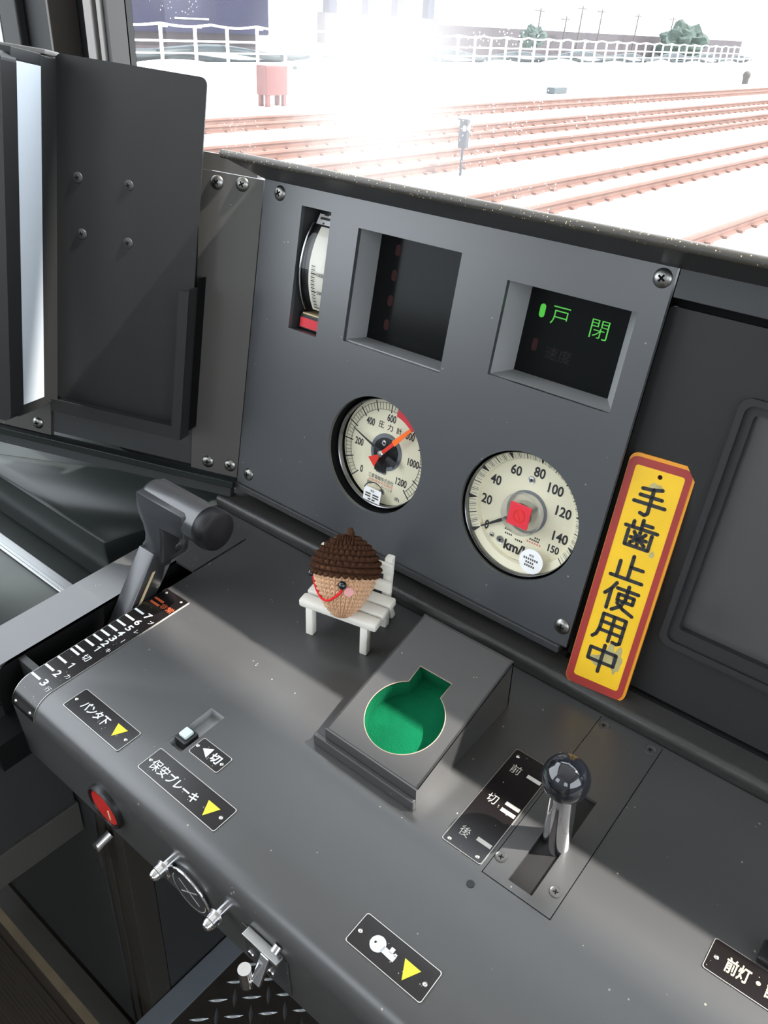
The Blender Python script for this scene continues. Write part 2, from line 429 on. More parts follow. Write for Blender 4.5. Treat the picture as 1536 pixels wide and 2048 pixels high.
def solo(name, b, m, label=None, cat=None, frame=FW, base=(0, 0, 0), group=None, kind=None, smooth=False):
    o = mesh_obj(name, b, m, Vector(base), smooth)
    o.matrix_world = frame @ Matrix.Translation(Vector(base) / 1000)
    for k, v in (('label', label), ('category', cat), ('group', group), ('kind', kind)):
        if v: o[k] = v
    return o

def screw(t, c, n, r=6.2, m='darksteel', parent=None, rot=20, h=2.6):
    """domed cross-head screw, c centre on the surface, n outward direction"""
    c = Vector(c); n = Vector(n).normalized()
    mm = Matrix.Translation(c) @ n.to_track_quat('Z', 'Y').to_matrix().to_4x4() @ Matrix.Rotation(rad(rot), 4, 'Z')
    b = B().lathe([(r, -0.5), (r, 0.35), (r * 0.93, 0.9), (r * 0.75, h * 0.68), (r * 0.45, h * 0.92), (0, h)], 24, mm)
    o = t.part('screw', b, m, parent, True)
    k = r * 0.42
    b2 = B().box(-k, k, -r * .1, r * .1, h * 0.9, h + 0.12, m=mm).box(-r * .1, r * .1, -k, k, h * 0.9, h + 0.12, m=mm)
    t.part('cross_slot', b2, 'matte', o)
    return o
def rivet(t, x, y, z=0, r=1.5, parent=None):
    b = B().lathe([(r, 0), (r, 0.3), (r * .7, 0.8), (0, 1.0)], 14, Matrix.Translation((x, y, z)))
    return t.part('rivet', b, 'rivet', parent, True)

# ================================================================== SETTING
def struct(name, b, m, smooth=False): return solo(name, b, m, kind='structure', smooth=smooth)
# ground outside (rail head is 1.14 m below the cab floor)
struct('ground', B().box(-160000, 60000, -40000, 260000, -1700, -1310), 'ballast')
# cab shell; unseen openings and ceiling height sized for sky reflections
struct('floor', B().box(-1450, 1450, -1650, 829, -60, -2), 'mat')
struct('ceiling', B().box(-1500, 1500, -1700, 980, 2600, 2650), 'grey_wall')
def wall_with_opening(name, frame_pts, hole, y0, y1, axis, m):
    b = B(); b.plate(frame_pts, hole, y0, y1)
    if axis == 'x': b.v = [Vector((v.z, v.x, v.y)) for v in b.v]
    else: b.v = [Vector((v.x, v.z, v.y)) for v in b.v]
    return struct(name, b, m)
wall_with_opening('wall_left', rect(-1700, 900, 0, 2600), [rect(-1500, 790, 930, 2480)], -1500, -1440, 'x', 'grey_wall')
wall_with_opening('wall_right', rect(-1700, 980, 0, 2600), [rect(-1300, 500, 1000, 1950)], 1440, 1500, 'x', 'grey_wall')
wall_with_opening('wall_back', rect(-1440, 1440, 0, 2600), [rect(-1150, -450, 1300, 2000), rect(450, 1150, 1300, 2000)], -1700, -1650, 'y', 'grey_wall')
wall_with_opening('wall_front', rect(-1440, 1440, 0, 2600), [rect(-1160, 1300, 1018, 2500)], 830, 842, 'y', 'pillar')
# corner pillar strips left of the windscreen
t = Thing('window_1', None, None, FW, (0, 850, 1018), kind='structure')
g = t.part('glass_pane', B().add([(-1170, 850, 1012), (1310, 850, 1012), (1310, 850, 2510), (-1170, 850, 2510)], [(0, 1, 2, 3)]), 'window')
t.part('gasket', B().box(-1172, -1160, 800, 832, 1010, 2500).box(-1160, 1305, 812, 831, 1004, 1019), 'rubber')
struct('trim_1', B().box(-1214, -1192, 796, 830, 1000, 2600, 2), 'lightgrey')
struct('trim_2', B().box(-1181, -1170, 796, 830, 1000, 2600, 1.5), 'lightgrey')
struct('trim_3', B().box(-1284, -1278, 780, 829, 1000, 2600, 1), 'post')
struct('trim_4', B().box(-1440, -1284, 806, 829, 1000, 2600), 'pillar')
struct('trim_5', B().box(-1438, -1386, 790, 806, 1000, 2600, 3), 'pillar')

# dashboard top behind the instruments
b = B().prism([(592, 1044), (829, 1010), (829, 1000), (592, 1034)], -1438, 1438, axis='x')
struct('trim_6', b, 'dark')

# ================================================================== DESK
t = Thing('driver_desk', 'long dark grey metal driving desk with rounded front edge', 'desk', FD, (300, -150, -80))
def edge_profile(y_flat, r=20, down=78, back=14):
    p = [(y_flat, 0)]
    for i in range(1, 11):
        a = rad(90 * i / 10); p.append((-266 - r * sin(a), -r + r * cos(a)))
    p += [(-266 - r, -down + 3), (-266 - r + 3, -down), (-266 - r + back, -down)]
    return p
def strip_solid(x0, x1, prof, th):
    """closed sheet of thickness th under profile (offset straight down/back)"""
    b = B(); b.sheet(prof, x0, x1); return b
b = B()
b.plate(rect(-115, 760, -266, -15), [rect(22.3, 37.5, -240, -198.3), rect(254.6, 303.4, -179.4, -16.8)], -3, 0)
b.sheet(edge_profile(-266), -115, 760)
b.plate(rect(-185, -142, -312, -35), [], -3, 0); b.sheet([(-312, 0), (-315, -3), (-315, -78), (-300, -78)], -185, -142)
b.plate(rect(-185, -115, -35, -15), [], -3, 0)
b.plate(rect(-142.5, -117.2, -100, -34.5), [], -3, 0)
# closing sides of slot and outer left side
sw = B()
for x in (-142, -115, -185):
    q_ = sw if x != -185 else b
    q_.add([(x, -266, 0), (x, -15, 0), (x, -15, -40), (x, -266, -40)], [(0, 1, 2, 3)])
    pr = edge_profile(-266); q_.add([(x, y, z) for y, z in pr[:-1]] + [(x, -266, -78)], [tuple(range(len(pr)))])
top = t.part('desk_top', b, 'desk', None, True, angle=25)
t.part('slot_wall', sw, 'matte')
# raised back lip: rises over a rounded edge to a narrow step in front of the instruments
lip = [(-15.5, 0), (-15.2, 4), (-15.5, 7), (-15, 10)]
for i in range(0, 9):
    a = rad(180 - 22.5 * i + 0); 
lipp = [(-14.0, -1), (-15.5, 3)]
for i in range(0, 8):
    a = rad(200 - 110 * i / 7); lipp.append((-10.0 + 6.0 * cos(a), 8.0 + 6.0 * sin(a)))
lipp += [(0, 14.0), (18, 14.5), (40, 14.5)]
bl = B().sheet(lipp, -180, 760)
bl.add([(-180, y, z) for y, z in lipp] + [(-180, 40, -3), (-180, -14, -3)], [tuple(range(len(lipp) + 2))])
t.part('rear_lip', bl, 'hood', None, True, angle=60)
t.part('slot_floor', B().box(-142, -115, -262, -35, -46, -40), 'matte')
t.part('slot_front', B().box(-142, -115, -310, -262, -78, -50), 'matte')
t.part('hole_plug', B().disc(254, -190.5, 2.6, 0, 0.4), 'black')
t.part('desk_side', B().box(-184.5, -183, -262, -16, -74, -3), 'dark')
t.part('under_panel', B().box(-183, 760, -262, -256, -76, -4), 'dark')

# ================================================================== INSTRUMENT PANEL
t = Thing('instrument_panel', 'grey upright instrument panel with two round gauge holes and three square openings', 'control panel', FP, (23, -86, 0))
G1 = (-1.3, -1.5); G2 = (143.6, -0.8); RG = 51.8
b = B().plate(rect(-163.6, 210.5, -86, 200.8), [rect(-116.8, -82.9, 82, 186.4), rect(-52, 50, 87, 179.4), rect(92.4, 193, 98.5, 168.5), circ(*G1, RG), circ(*G2, RG)], -4, 0)
t.part('face_plate', b, 'panel')
for c in ((-144, 192), (-148.5, -73), (202.6, 193), (202.8, -70.6)): screw(t, (c[0], c[1], 0), (0, 0, 1), 6.4, rot=random.uniform(0, 90))
# recess walls of the two displays and of the slot
b = B()
b.plate(rect(-53.5, 51.5, 85.5, 181), [rect(-52, 50, 88, 179.4)], -34, -4)
r = t.part('display_recess', b, 'recess')
b = B()
o = rect(92.4, 193, 98.5, 168.5); i_ = rect(96.8, 177, 100.4, 164.6)
b.add([(x, y, -4) for x, y in o] + [(x, y, -32) for x, y in i_], [(k, (k + 1) % 4, 4 + (k + 1) % 4, 4 + k) for k in range(4)])
t.part('display_recess', b, 'recess')
b = B().plate(rect(-118, -81.6, 81, 187.5), [rect(-116.8, -82.9, 82, 186.4)], -60, -4)
b.box(-118, -81.6, 81, 187.5, -62, -60)
t.part('meter_recess', b, 'dark')
# bottom ledge under the panel
b = B().box(-166, 206, -92.5, -86.2, -16, 3, 0.8)
t.part('bottom_ledge', b, 'dark')
t.part('kick_strip', B().box(-163, 206, -112, -92, -24, -16), 'matte')
t.part('rear_casing', B().add([(-163, -100, -68), (210, -100, -68), (210, 200, -68), (-163, 200, -68)], [(0, 1, 2, 3)]), 'matte')

# ------------------------------------------------------------------ warning displays
t = Thing('indicator_display', 'dark unlit indicator display in the square recess beside the narrow meter', 'display', FP, (0, 87, -34))
t.part('screen', B().box(-52, 50, 87, 179.4, -40, -32), 'screen')
b = B()
for y in (166, 145.5, 124.2, 103.7): b.prism(rrect(-35.2, -30, y - 4.6, y + 4.6, 2.4), -32, -31.8)
t.part('indicator_lamp', b, 'red_off')
t = Thing('indicator_display', 'indicator display with lit green characters in the right square recess', 'display', FP, (140, 98.5, -33))
t.part('screen', B().box(96, 178, 99.5, 165.5, -40, -32), 'screen')
t.part('indicator_lamp', B().prism(rrect(107.2, 111.8, 144.2, 154.4, 2.3), -32, -31.8), 'green_on', label='lit green lamp')
b = B().text('戸', 124.8, 148.4, 14.5, 13.5, -32, bold=-0.008).text('閉', 157.2, 146.4, 14, 13.5, -32, bold=-0.008)
t.part('lettering', b, 'green_on', label='lit green characters')
t.part('indicator_lamp', B().prism(rrect(107.4, 111.8, 118.6, 128.6, 2.2), -32, -31.8), 'red_off', label='unlit red lamp')
b = B().text('速度', 130.5, 120.5, 22, 9.5, -32)
t.part('unlit_lettering', b, 'dim_text')

# ------------------------------------------------------------------ edgewise meter in the narrow slot
t = Thing('edgewise_meter', 'narrow edgewise meter with a curved white scale in the upright slot', 'meter', FP, (-100, 84, -30))
# curved body: horizontal-axis drum, axis along x, bulging towards the driver
cy, cz, R = 138.0, -67.5, 66.0
def drum(x0, x1, a0, a1, r, seg=26):
    return [(x, cy + r * sin(rad(a0 + (a1 - a0) * i / seg)), cz + r * cos(rad(a0 + (a1 - a0) * i / seg))) for i in range(seg + 1) for x in (x0, x1)]
def drum_face(x0, x1, a0, a1, r, seg=26):
    b = B(); b.add(drum(x0, x1, a0, a1, r, seg), [(2 * i, 2 * i + 1, 2 * i + 3, 2 * i + 2) for i in range(seg)]); return b
t.part('drum', drum_face(-112, -84, -36, 34, R - 3), 'black', None, True)
t.part('scale', drum_face(-103.5, -84, -35, 32, R - 1.8), 'dial_white', None, True)
b = B(); bn = B()
for i in range(0, 25):
    a = -32 + i * 1.4; w = 0.5 if i % 10 == 0 else (0.36 if i % 2 == 0 else 0.15)
    x1 = -94.6 if i % 10 == 0 else -96
    f = drum_face(-100.5, x1, a - w, a + w, R - 1.5, 2); b.add(f.v, f.f)
t.part('graduations', b, 'ink')
for k, s in enumerate(('0', '500', '1000')):
    a = rad(-32 + 14 * k); q = B().text(s, 0, 0, None, 3.2, 0, t=0)
    for v in q.v:
        an = a + v.y / R; v.y, v.z = cy + (R - 1.4) * sin(an), cz + (R - 1.4) * cos(an)
    lo = min(v.x for v in q.v)
    for v in q.v: v.x += -93.9 - lo
    t.part('numeral', q, 'ink')
t.part('clear_cover', drum_face(-112, -83.6, -37, 33, R), 'gaugeglass', None, True)
t.part('frame_rail', B().tube([(-112.3, cy + R * sin(rad(a)), cz + R * cos(rad(a))) for a in range(-36, 34, 3)], 0.8), 'chrome', None, True)
t.part('base_block', B().box(-113, -83.5, 83, 96, -40, -9.5, 0.8), 'black')
t.part('base_cover', B().box(-111, -83.6, 96, 97.2, -38, -10.5), 'cream_letter', label='cream strip under the scale')
t.part('red_tape', B().box(-112, -91, 84.5, 93, -9.6, -9.2), 'redtape', label='red tape')
bt = B().box(-113, -83.5, 173.5, 186, -60, -20, 0.6)
t.part('top_block', bt, 'black')
mt = Matrix.Translation((-105.0, 177.6, -18.5)) @ Matrix.Rotation(rad(-24), 4, 'X')
t.part('sticker', B().box(-8, 8, -8.5, 8.5, -0.2, 0.2, m=mt), 'sticker')
t.part('sticker_print', B().box(-2.5, 2.5, 3.2, 5.6, 0.2, 0.35, m=mt).box(-5.5, 5.5, -0.6, 1.6, 0.2, 0.35, m=mt).box(-1, 1, -4.4, -3, 0.2, 0.35, m=mt), 'ink_grey')

# ------------------------------------------------------------------ pressure gauge
def gauge_body(t, c, depth, bez, rb):
    cx, cy_ = c
    mm = Matrix.Translation((cx, cy_, 0))
    t.part('housing', B().lathe([(RG + 0.4, -4), (RG + 0.4, -depth - 4), (0, -depth - 4)], 72, mm), 'matte', None, True)
    t.part('bezel_ring', B().lathe([(RG, bez - 6), (rb + 1.6, bez - 5), (rb + 1.4, bez - 1), (rb + 0.8, bez), (rb, bez - 0.6), (rb - 0.6, bez - 4)], 72, mm), 'bezel', None, True)
t = Thing('pressure_gauge', 'round cream pressure gauge with orange and black needles left of the speed dial', 'gauge', FP, (*G1, -20))
cx, cy_ = G1
gauge_body(t, G1, 22, -11, 48.2)
ZD = -19.5
t.part('dial', B().lathe([(0, ZD), (48.4, ZD), (48.6, ZD - 2)], 72, Matrix.Translation((cx, cy_, 0))), 'dial')
b = B()
gx, gy = cx - 1.5, cy_ - 1.0
b.arc(gx, gy, 44.7, 45.1, 225, -45, ZD); b.arc(gx, gy, 38.7, 39.1, 225, -45, ZD)
for i in range(61):
    a = rad(225 - i * 4.5); big = i % 5 == 0
    r0, r1, w = (36.9, 46.8, 0.95) if big else (38.7, 45, 0.3)
    b.bar(gx + r0 * cos(a), gy + r0 * sin(a), gx + r1 * cos(a), gy + r1 * sin(a), w, ZD)
t.part('graduations', b, 'ink')
b = B()
for s, a in (('0', 225), ('200', 180), ('400', 135), ('600', 90), ('800', 45), ('1000', 0), ('1200', -45)):
    w = {1: 3.0, 3: 9.4, 4: 12}[len(s)]
    rr = 31.3 if len(s) < 4 else 30.2
    rr = 34 if s == '0' else rr
    b.text(s, cx + rr * cos(rad(a)), cy_ + rr * sin(rad(a)), w, 7.0, ZD, bold=0.024)
t.part('numerals', b, 'ink')
b = B()
for s, x in (('圧', -10), ('力', 0), ('計', 10)): b.text(s, cx + x, cy_ + 22.9, 6.0, 6.0, ZD, bold=0.012)
b.text('三菱電機株式会社', cx - 1, cy_ - 26, 29, 4.0, ZD)
b.text('制御・ブレーキシリンダ', cx - 1, cy_ - 33.2, 29, 3.6, ZD)
b.text('kPa', cx + 20.2, cy_ - 38.2, 5.2, 3.4, ZD, bold=0.01)
t.part('lettering', b, 'ink')
t.part('red_print', B().text('定期検査有効期限', cx - 0.6, cy_ - 29.8, 28, 2.6, ZD), 'ink_red', label='faded red print')
t.part('red_zone', B().arc(gx, gy, 36.6, 45.2, 80, 48, ZD + 0.3), 'redtape', label='red arc of the scale')
t.part('centre_disc', B().lathe([(0, ZD + 1.6), (13.2, ZD + 1.6), (13.4, ZD + 0.6)], 48, Matrix.Translation((cx, cy_, 0))).box(cx - 9, cx + 3, cy_ - 19, cy_ - 9, ZD + 0.4, ZD + 1.2, 1.5), 'black', None, True)
t.part('grey_ring', B().lathe([(13.3, ZD + 0.8), (16.8, ZD + 0.8), (17, ZD + 0.2)], 48, Matrix.Translation((cx, cy_, 0))).box(cx - 7, cx + 3.5, cy_ - 20.5, cy_ - 12, ZD + 0.2, ZD + 0.7, 1), 'greydisc', None, True)
def needle(bm, a, tip, tail, w0, w1, z, cx, cy_):
    a = rad(a); d = Vector((cos(a), sin(a))); n = Vector((-d.y, d.x)); c = Vector((cx, cy_))
    q = [c + d * tip + n * w1, c + d * tip - n * w1, c - d * tail - n * w0, c - d * tail + n * w0]
    return bm.prism([tuple(p) for p in q], z, z + 0.6)
zz = ZD + 6
t.part('black_needle', needle(needle(B(), 159.5, 37.5, 2, 1.3, 0.35, zz, cx, cy_), -20.5, 17, -6, 2.0, 3.4, zz, cx, cy_), 'ink', label='black needle')
o = t.part('red_needle', needle(needle(B(), 49, 22, 2, 1.6, 1.6, zz + 1.3, cx, cy_), 229, 14, -3, 1.2, 5.2, zz + 1.3, cx, cy_), 'needle_red', label='red needle with a red tail')
t.part('needle_tip', needle(B(), 49, 40.5, -17, 2.6, 1.5, zz + 1.4, cx, cy_), 'needle_orange', o, label='bright orange tip')
t.part('hub_cap', B().lathe([(2.9, zz), (2.9, zz + 3.2), (2.2, zz + 4), (0, zz + 4.2)], 24, Matrix.Translation((cx, cy_, 0))), 'rivet', None, True)
screw(t, (cx - 2.4, cy_ + 8.5, ZD + 1.6), (0, 0, 1), 2.6, 'steel', h=0.8)
screw(t, (cx + 2.5, cy_ - 37.5, ZD), (0, 0, 1), 2.8, 'steel', h=0.8)
t.part('glass', B().lathe([(0, -12.5), (48, -12.5)], 72, Matrix.Translation((cx, cy_, 0))), 'gaugeglass')
mt = Matrix.Translation((cx - 2.3, cy_ - 40.6, -11.9)) @ Matrix.Rotation(rad(0), 4, 'Z')
t.part('inspection_sticker', B().box(-9.7, 9.7, -6.4, 6.4, -0.15, 0.15, m=mt), 'sticker')
b = B().text('検査', cx - 2.3, cy_ - 36.8, 4.6, 2.2, -11.75)
for yy, w in ((-40.2, 15), (-42.6, 15.5), (-45.2, 8)): b.box(cx - 2.3 - w / 2, cx - 2.3 - w * .1, cy_ + yy - .7, cy_ + yy + .7, -11.75, -11.6); b.box(cx - 2.3 + w * .05, cx - 2.3 + w / 2, cy_ + yy - .7, cy_ + yy + .7, -11.75, -11.6)
t.part('sticker_print', b, 'ink_grey')
t.part('sticker_ring', B().arc(cx - 1, cy_ - 40, 11.2, 12.2, 25, 160, -11.9), 'ink')

# ------------------------------------------------------------------ speedometer
t = Thing('speedometer', 'round cream speedometer reading 0 to 150 with a red square on its clear knob', 'gauge', FP, (*G2, -20))
cx, cy_ = G2
mm = Matrix.Translation((cx, cy_, 0))
t.part('housing', B().lathe([(RG + 0.4, -4), (RG + 0.4, -24), (0, -24)], 72, mm), 'matte', None, True)
t.part('bezel_ring', B().lathe([(RG, -9), (50.6, -8), (50.5, -5.5), (50.0, -5), (49.5, -5.6), (49.2, -10)], 72, mm), 'bezel', None, True)
ZD = -17.0
t.part('dial', B().lathe([(0, ZD), (42.5, ZD)], 72, mm), 'dial')
t.part('scale_ring', B().lathe([(42.5, ZD), (43.6, -13), (49.4, -10.5)], 72, mm), 'dial', None, True, angle=20)
def ringz(r): return -13 + (r - 43.6) / 5.8 * 2.5
b = B()
for i in range(151):
    a = rad(-143 - i * 1.6667); k = (44.2, 48.8, 0.30) if i % 5 else (43.8, 49.0, 0.5)
    if i % 10 == 0: k = (43.8, 49.2, 0.75)
    r0, r1, w = k
    if i % 2 and i % 5: continue
    n = Vector((-sin(a), cos(a), 0)) * w / 2; d = Vector((cos(a), sin(a), 0)); c0 = Vector((cx, cy_, 0))
    z0 = Vector((0, 0, ringz(r0) + .2)); z1 = Vector((0, 0, ringz(r1) + .2))
    if i % 20 == 0: n1 = n * 5; n0 = n * 0.8
    else: n1 = n0 = n
    b.add([c0 + d * r0 + n0 + z0, c0 + d * r0 - n0 + z0, c0 + d * r1 - n1 + z1, c0 + d * r1 + n1 + z1], [(0, 1, 2, 3)])
t.part('graduations', b, 'ink')
b = B()
for s, x, y in (('0', -31.5, -24), ('20', -36.6, -3), ('40', -32.4, 15.8), ('60', -16.9, 29.6), ('80', 2.9, 34.3), ('100', 19, 26.2), ('120', 29.8, 11.1), ('140', 32.5, -9.5)):
    w = {1: 3.9, 2: 9.6, 3: 13.0}[len(s)]
    b.text(s, cx + x, cy_ + y, w, 8.4, ZD, bold=0.026)
b.text('150', cx + 29.6, cy_ - 20.8, 9.6, 6.4, ZD, bold=0.026)
t.part('numerals', b, 'ink')
b = B().text('km/h', cx - 1.5, cy_ - 33.2, 22, 9.0, ZD, bold=0.035).text('MITSUBISHI ELECTRIC', cx - 4, cy_ - 43.0, 15, 1.6, ZD + .6, bold=0.01)
for x0, x1, y in ((-15, -9, -20.5), (-14, -6, -24), (-4, 4, -26), (12, 18, -18), (8, 18, -20.4)):
    n = int((x1 - x0) / 1.8)
    for q in range(n): b.box(cx + x0 + q * 1.8, cx + x0 + q * 1.8 + 1.1, cy_ + y - .7, cy_ + y + .7, ZD, ZD + .2)
t.part('lettering', b, 'ink')
b = B()
for q in range(6): b.box(cx + 6 + q * 2.2, cx + 7.4 + q * 2.2, cy_ - 23.6, cy_ - 22.2, ZD, ZD + .2)
t.part('red_print', b, 'ink_red')
t.part('needle', needle(needle(B(), 216.5, 46, 0, 2.4, 0.4, ZD + 3, cx, cy_), 36, 12, 0, 2, 2, ZD + 3, cx, cy_), 'ink')
t.part('hub_collar', B().lathe([(17.6, ZD), (17.6, ZD + 1.2), (15.5, ZD + 1.4)], 48, mm), 'greydisc', None, True)
kn = t.part('clear_knob', B().lathe([(17.2, ZD + 6), (17.6, -6.5), (16.8, -5.4), (0, -5.2)], 48, mm), 'acrylic', None, True)
t.part('knob_core', B().lathe([(9, ZD), (9, -8), (0, -8)], 32, mm), 'steel', kn, True)
t.part('red_square', B().box(cx - 9.2, cx + 9.4, cy_ - 9.5, cy_ + 9.3, -5.0, -3.8, 0.4), 'redtape', kn, label='red square tag')
t.part('square_emboss', B().arc(cx + 0.2, cy_ - 0.2, 4.2, 5.4, 0, 360, -3.8, 0.3).bar(cx - 1.8, cy_ + 3.2, cx + 1.4, cy_ - 3.4, 1.1, -3.8, 0.3), 'needle_red', kn)
for c, rr in (((-2.3, 26.6), 2.9), ((-16.6, -31.6), 3.4), ((-25, -30.6), 2.2)): screw(t, (cx + c[0], cy_ + c[1], ZD), (0, 0, 1), rr, 'steel', h=0.9)
t.part('glass', B().lathe([(0, -7.2), (16.5, -7.2), (49.3, -7.2)], 72, mm), 'gaugeglass')
t.part('inspection_sticker', B().disc(cx + 18.2, cy_ - 33.6, 10.3, -7.0, 0.2, 40), 'sticker', label='round white inspection sticker')
b = B().text('検査', cx + 17.6, cy_ - 28.6, 4.6, 2.2, -6.8)
for yy, w in ((-31.8, 13.5), (-34.8, 8.5), (-37.6, 9.5)):
    n = int(w / 1.9)
    for q in range(n): b.box(cx + 18 - w / 2 + q * 1.9, cx + 18 - w / 2 + q * 1.9 + 1.2, cy_ + yy - .85, cy_ + yy + .85, -6.8, -6.6)
t.part('sticker_print', b, 'ink_grey')

# ------------------------------------------------------------------ anti-glare hood above the instruments
t = Thing('instrument_hood', 'black hood with a worn golden edge above the instrument panel', 'hood', FP, (200, 205, 0))
b = B().prism([(200.9, 0.5), (203, -50), (214, -70), (219.5, 46), (217, 46)][:2] + [(206, -50), (207, -2), (217.8, 46.5), (213.4, 47.2)], -164, 760, axis='x')
t.part('underside', b, 'hood')
prof = [(212.6 + 0, 46)]
b = B().tube([(x, 216.2, 48.6) for x in (-166, 200, 480, 762)], 3.4, 14)
t.part('front_edge', b, 'hood_edge', None, True, label='worn rounded edge')

# ------------------------------------------------------------------ angled side panel left of the instruments
t = Thing('corner_panel', 'brown grey upright corner strip between instrument panel and timetable holder', 'panel', FL, (-25, -82, 0))
t.part('face_plate', B().prism([(-50, -82.4), (-0.6, -82.4), (-0.6, 199.6), (-60, 199.6)], -3, 0), 'brown')
for c in ((-43.7, 191), (-20, 193.2), (-32.3, -72.3), (-8.7, -71)): screw(t, (c[0], c[1], 0), (0, 0, 1), 6.2, rot=random.uniform(0, 90))
t.part('upper_infill', B().box(-62, -8, 200, 214, -14, -3), 'brown')
t = Thing('side_panel', 'dark grey side panel behind the timetable holder', 'panel', FL, (-150, -82, -6))
t.part('face_plate', B().box(-206, -51.4, -80, 200, -6, -2.5), 'dark')
t.part('joint_plate', B().box(-430, -207, -84, 200, -6, 0, 0.5), 'brown')
screw(t, (-222, -73.5, 0), (0, 0, 1), 6.2)
t.part('bottom_ledge', B().box(-430, -1, -92, -84.5, -6, 9, 1), 'shelf')
t.part('skirt', B().box(-430, -4, -103, -92, -6, 4), 'dark')

# ------------------------------------------------------------------ timetable holder with its lamp
t = Thing('timetable_holder', 'black upright timetable holder with a white lamp strip at left', 'holder', FL, (-120, -38, 10))
b = B().prism(rrect(-188, -50, -33, 270.5, 6), 18.5, 20)
t.part('back_plate', b, 'holder')
t.part('mounting_bracket', B().box(-175, -60, 0, 190, 0, 18.5), 'matte')
t.part('bottom_channel', B().box(-184, -48.5, -43, -41.5, 15, 34).box(-184, -48.5, -43, -30.5, 33, 34.5), 'holder')
t.part('side_lip', B().box(-49.8, -48.3, -43, 100, 15, 34).box(-58, -48.3, -43, 98, 33, 34.4), 'holder')
t.part('rear_flange', B().box(-48.6, -47.6, -38, 108, -1, 16), 'matte')
for c in ((-166, 175), (-117, 176.3), (-161.5, 127.5), (-116, 127.6)): screw(t, (c[0], c[1], 20), (0, 0, 1), 4.6, 'dark', h=1.6)
t.part('lamp_housing', B().box(-300, -186.6, -36, 266, 6, 42, 1).box(-300, -186.6, 258, 267, 42, 82, 0.6).box(-300, -186.6, -37, -27, 42, 82, 0.6).box(-300, -186, -36, 266, 36, 43, 0.6), 'holder')
t.part('diffuser', B().box(-205, -186.2, -27, 257.6, 43, 76), 'diffuser', label='white lamp diffuser strip')
cv = t.part('lamp_cover', B().prism(rrect(-320, -185.6, -38, 263, 7), 76, 95), 'holder')
b = B()
for v in (30, 120, 175): b.box(-204, -200, v - 8, v + 8, 95, 96)
t.part('hinge', b, 'steel', cv)
t.part('top_bracket', B().box(-230, -187, 267, 271, 14, 36, 1), 'lightgrey', label='pale top edge')

# ================================================================== MONITOR AND RIGHT SIDE
t = Thing('monitor_panel', 'dark flat monitor in a black frame at right of the instruments', 'monitor', FP, (400, -96, -14))
b = B().plate(rrect(208.2, 700, -97, 176.5, 3), [rrect(279, 560, -44, 126, 2)], -24, -13)
t.part('bezel', b, 'holder')
fr_o = rrect(270.5, 570, -52, 134, 8); fr_i = rrect(281, 558, -37, 124, 3)
b = B().plate(fr_o, [rrect(275, 565, -47, 129.5, 6)], -15, -9.5)
b.plate(rrect(275, 565, -47, 129.5, 6), [fr_i], -20, -12.2)
t.part('screen_frame', b, 'rubber', None, False)
t.part('screen', B().box(279, 560, -42, 126, -24, -19), 'lcd')
t.part('lower_rail', B().box(208, 700, -106, -98, -22, -10, 1), 'matte')
t = Thing('upper_panel', 'dark strip panel above the monitor under the hood', 'panel', FP, (400, 184, -3))
t.part('face_plate', B().box(212.3, 700, 183, 201.5, -4, -0.5, 0.4), 'plain')
t.part('shadow_gap', B().box(211, 700, 176.5, 183.2, -26, -18), 'matte')

# ------------------------------------------------------------------ yellow warning sign
SR = Matrix.Rotation(0, 4, 'X')
def axang(v):
    v = Vector(v); return Matrix.Rotation(v.length, 4, v.normalized())
loc = axang((-0.098, 0.115, 0.028))
t = Thing('warning_sign', 'worn yellow sign with red border and black writing leaning beside the right screen', 'sign', FP, (219.0, -105.6, 9.6), local=loc)
W, H = 46.3, 183.5
TH = 5.0
b = B().plate(rrect(0, W, 0, H, 6), [circ(W / 2 + 0.5, H - 12.8, 1.7, 20)], -TH, -0.5)
t.part('board', b, 'sign_orange', label='orange board edge')
b = B().plate(rrect(0.4, W - 1.9, 0.5, H - 2.6, 6), [rrect(5.6, W - 6.2, 7.2, H - 8.2, 2.2)], -0.6, 0.0)
t.part('border', b, 'sign_red', label='red border')
b = B().plate(rrect(5.6, W - 6.2, 7.2, H - 8.2, 2.2), [circ(W / 2 + 0.5, H - 12.8, 1.7, 20)], -0.6, -0.25)
t.part('field', b, 'sign_yellow', label='yellow face')
def blob(b, cx, cy, rx, ry, z, seed):
    pts = []
    for i in range(26):
        a = 2 * pi * i / 26; k = 0.72 + 0.5 * noise.noise(Vector((cos(a) * 1.4 + seed, sin(a) * 1.4, seed)))
        pts.append((cx + rx * k * cos(a), cy + ry * k * sin(a)))
    return b.prism(pts, z, z + 0.05)
for q in ((27, 33, 7, 11, 1.3), (19, 25, 7, 5, 4.1), (33, 30, 5, 14, 2.2), (24, 163, 6, 4, 9.2), (34, 116, 3, 3, 7.2)):
    t.part('smear', blob(B(), q[0], q[1], q[2], q[3], -0.25, q[4]), 'sign_stain', label='grey smear')
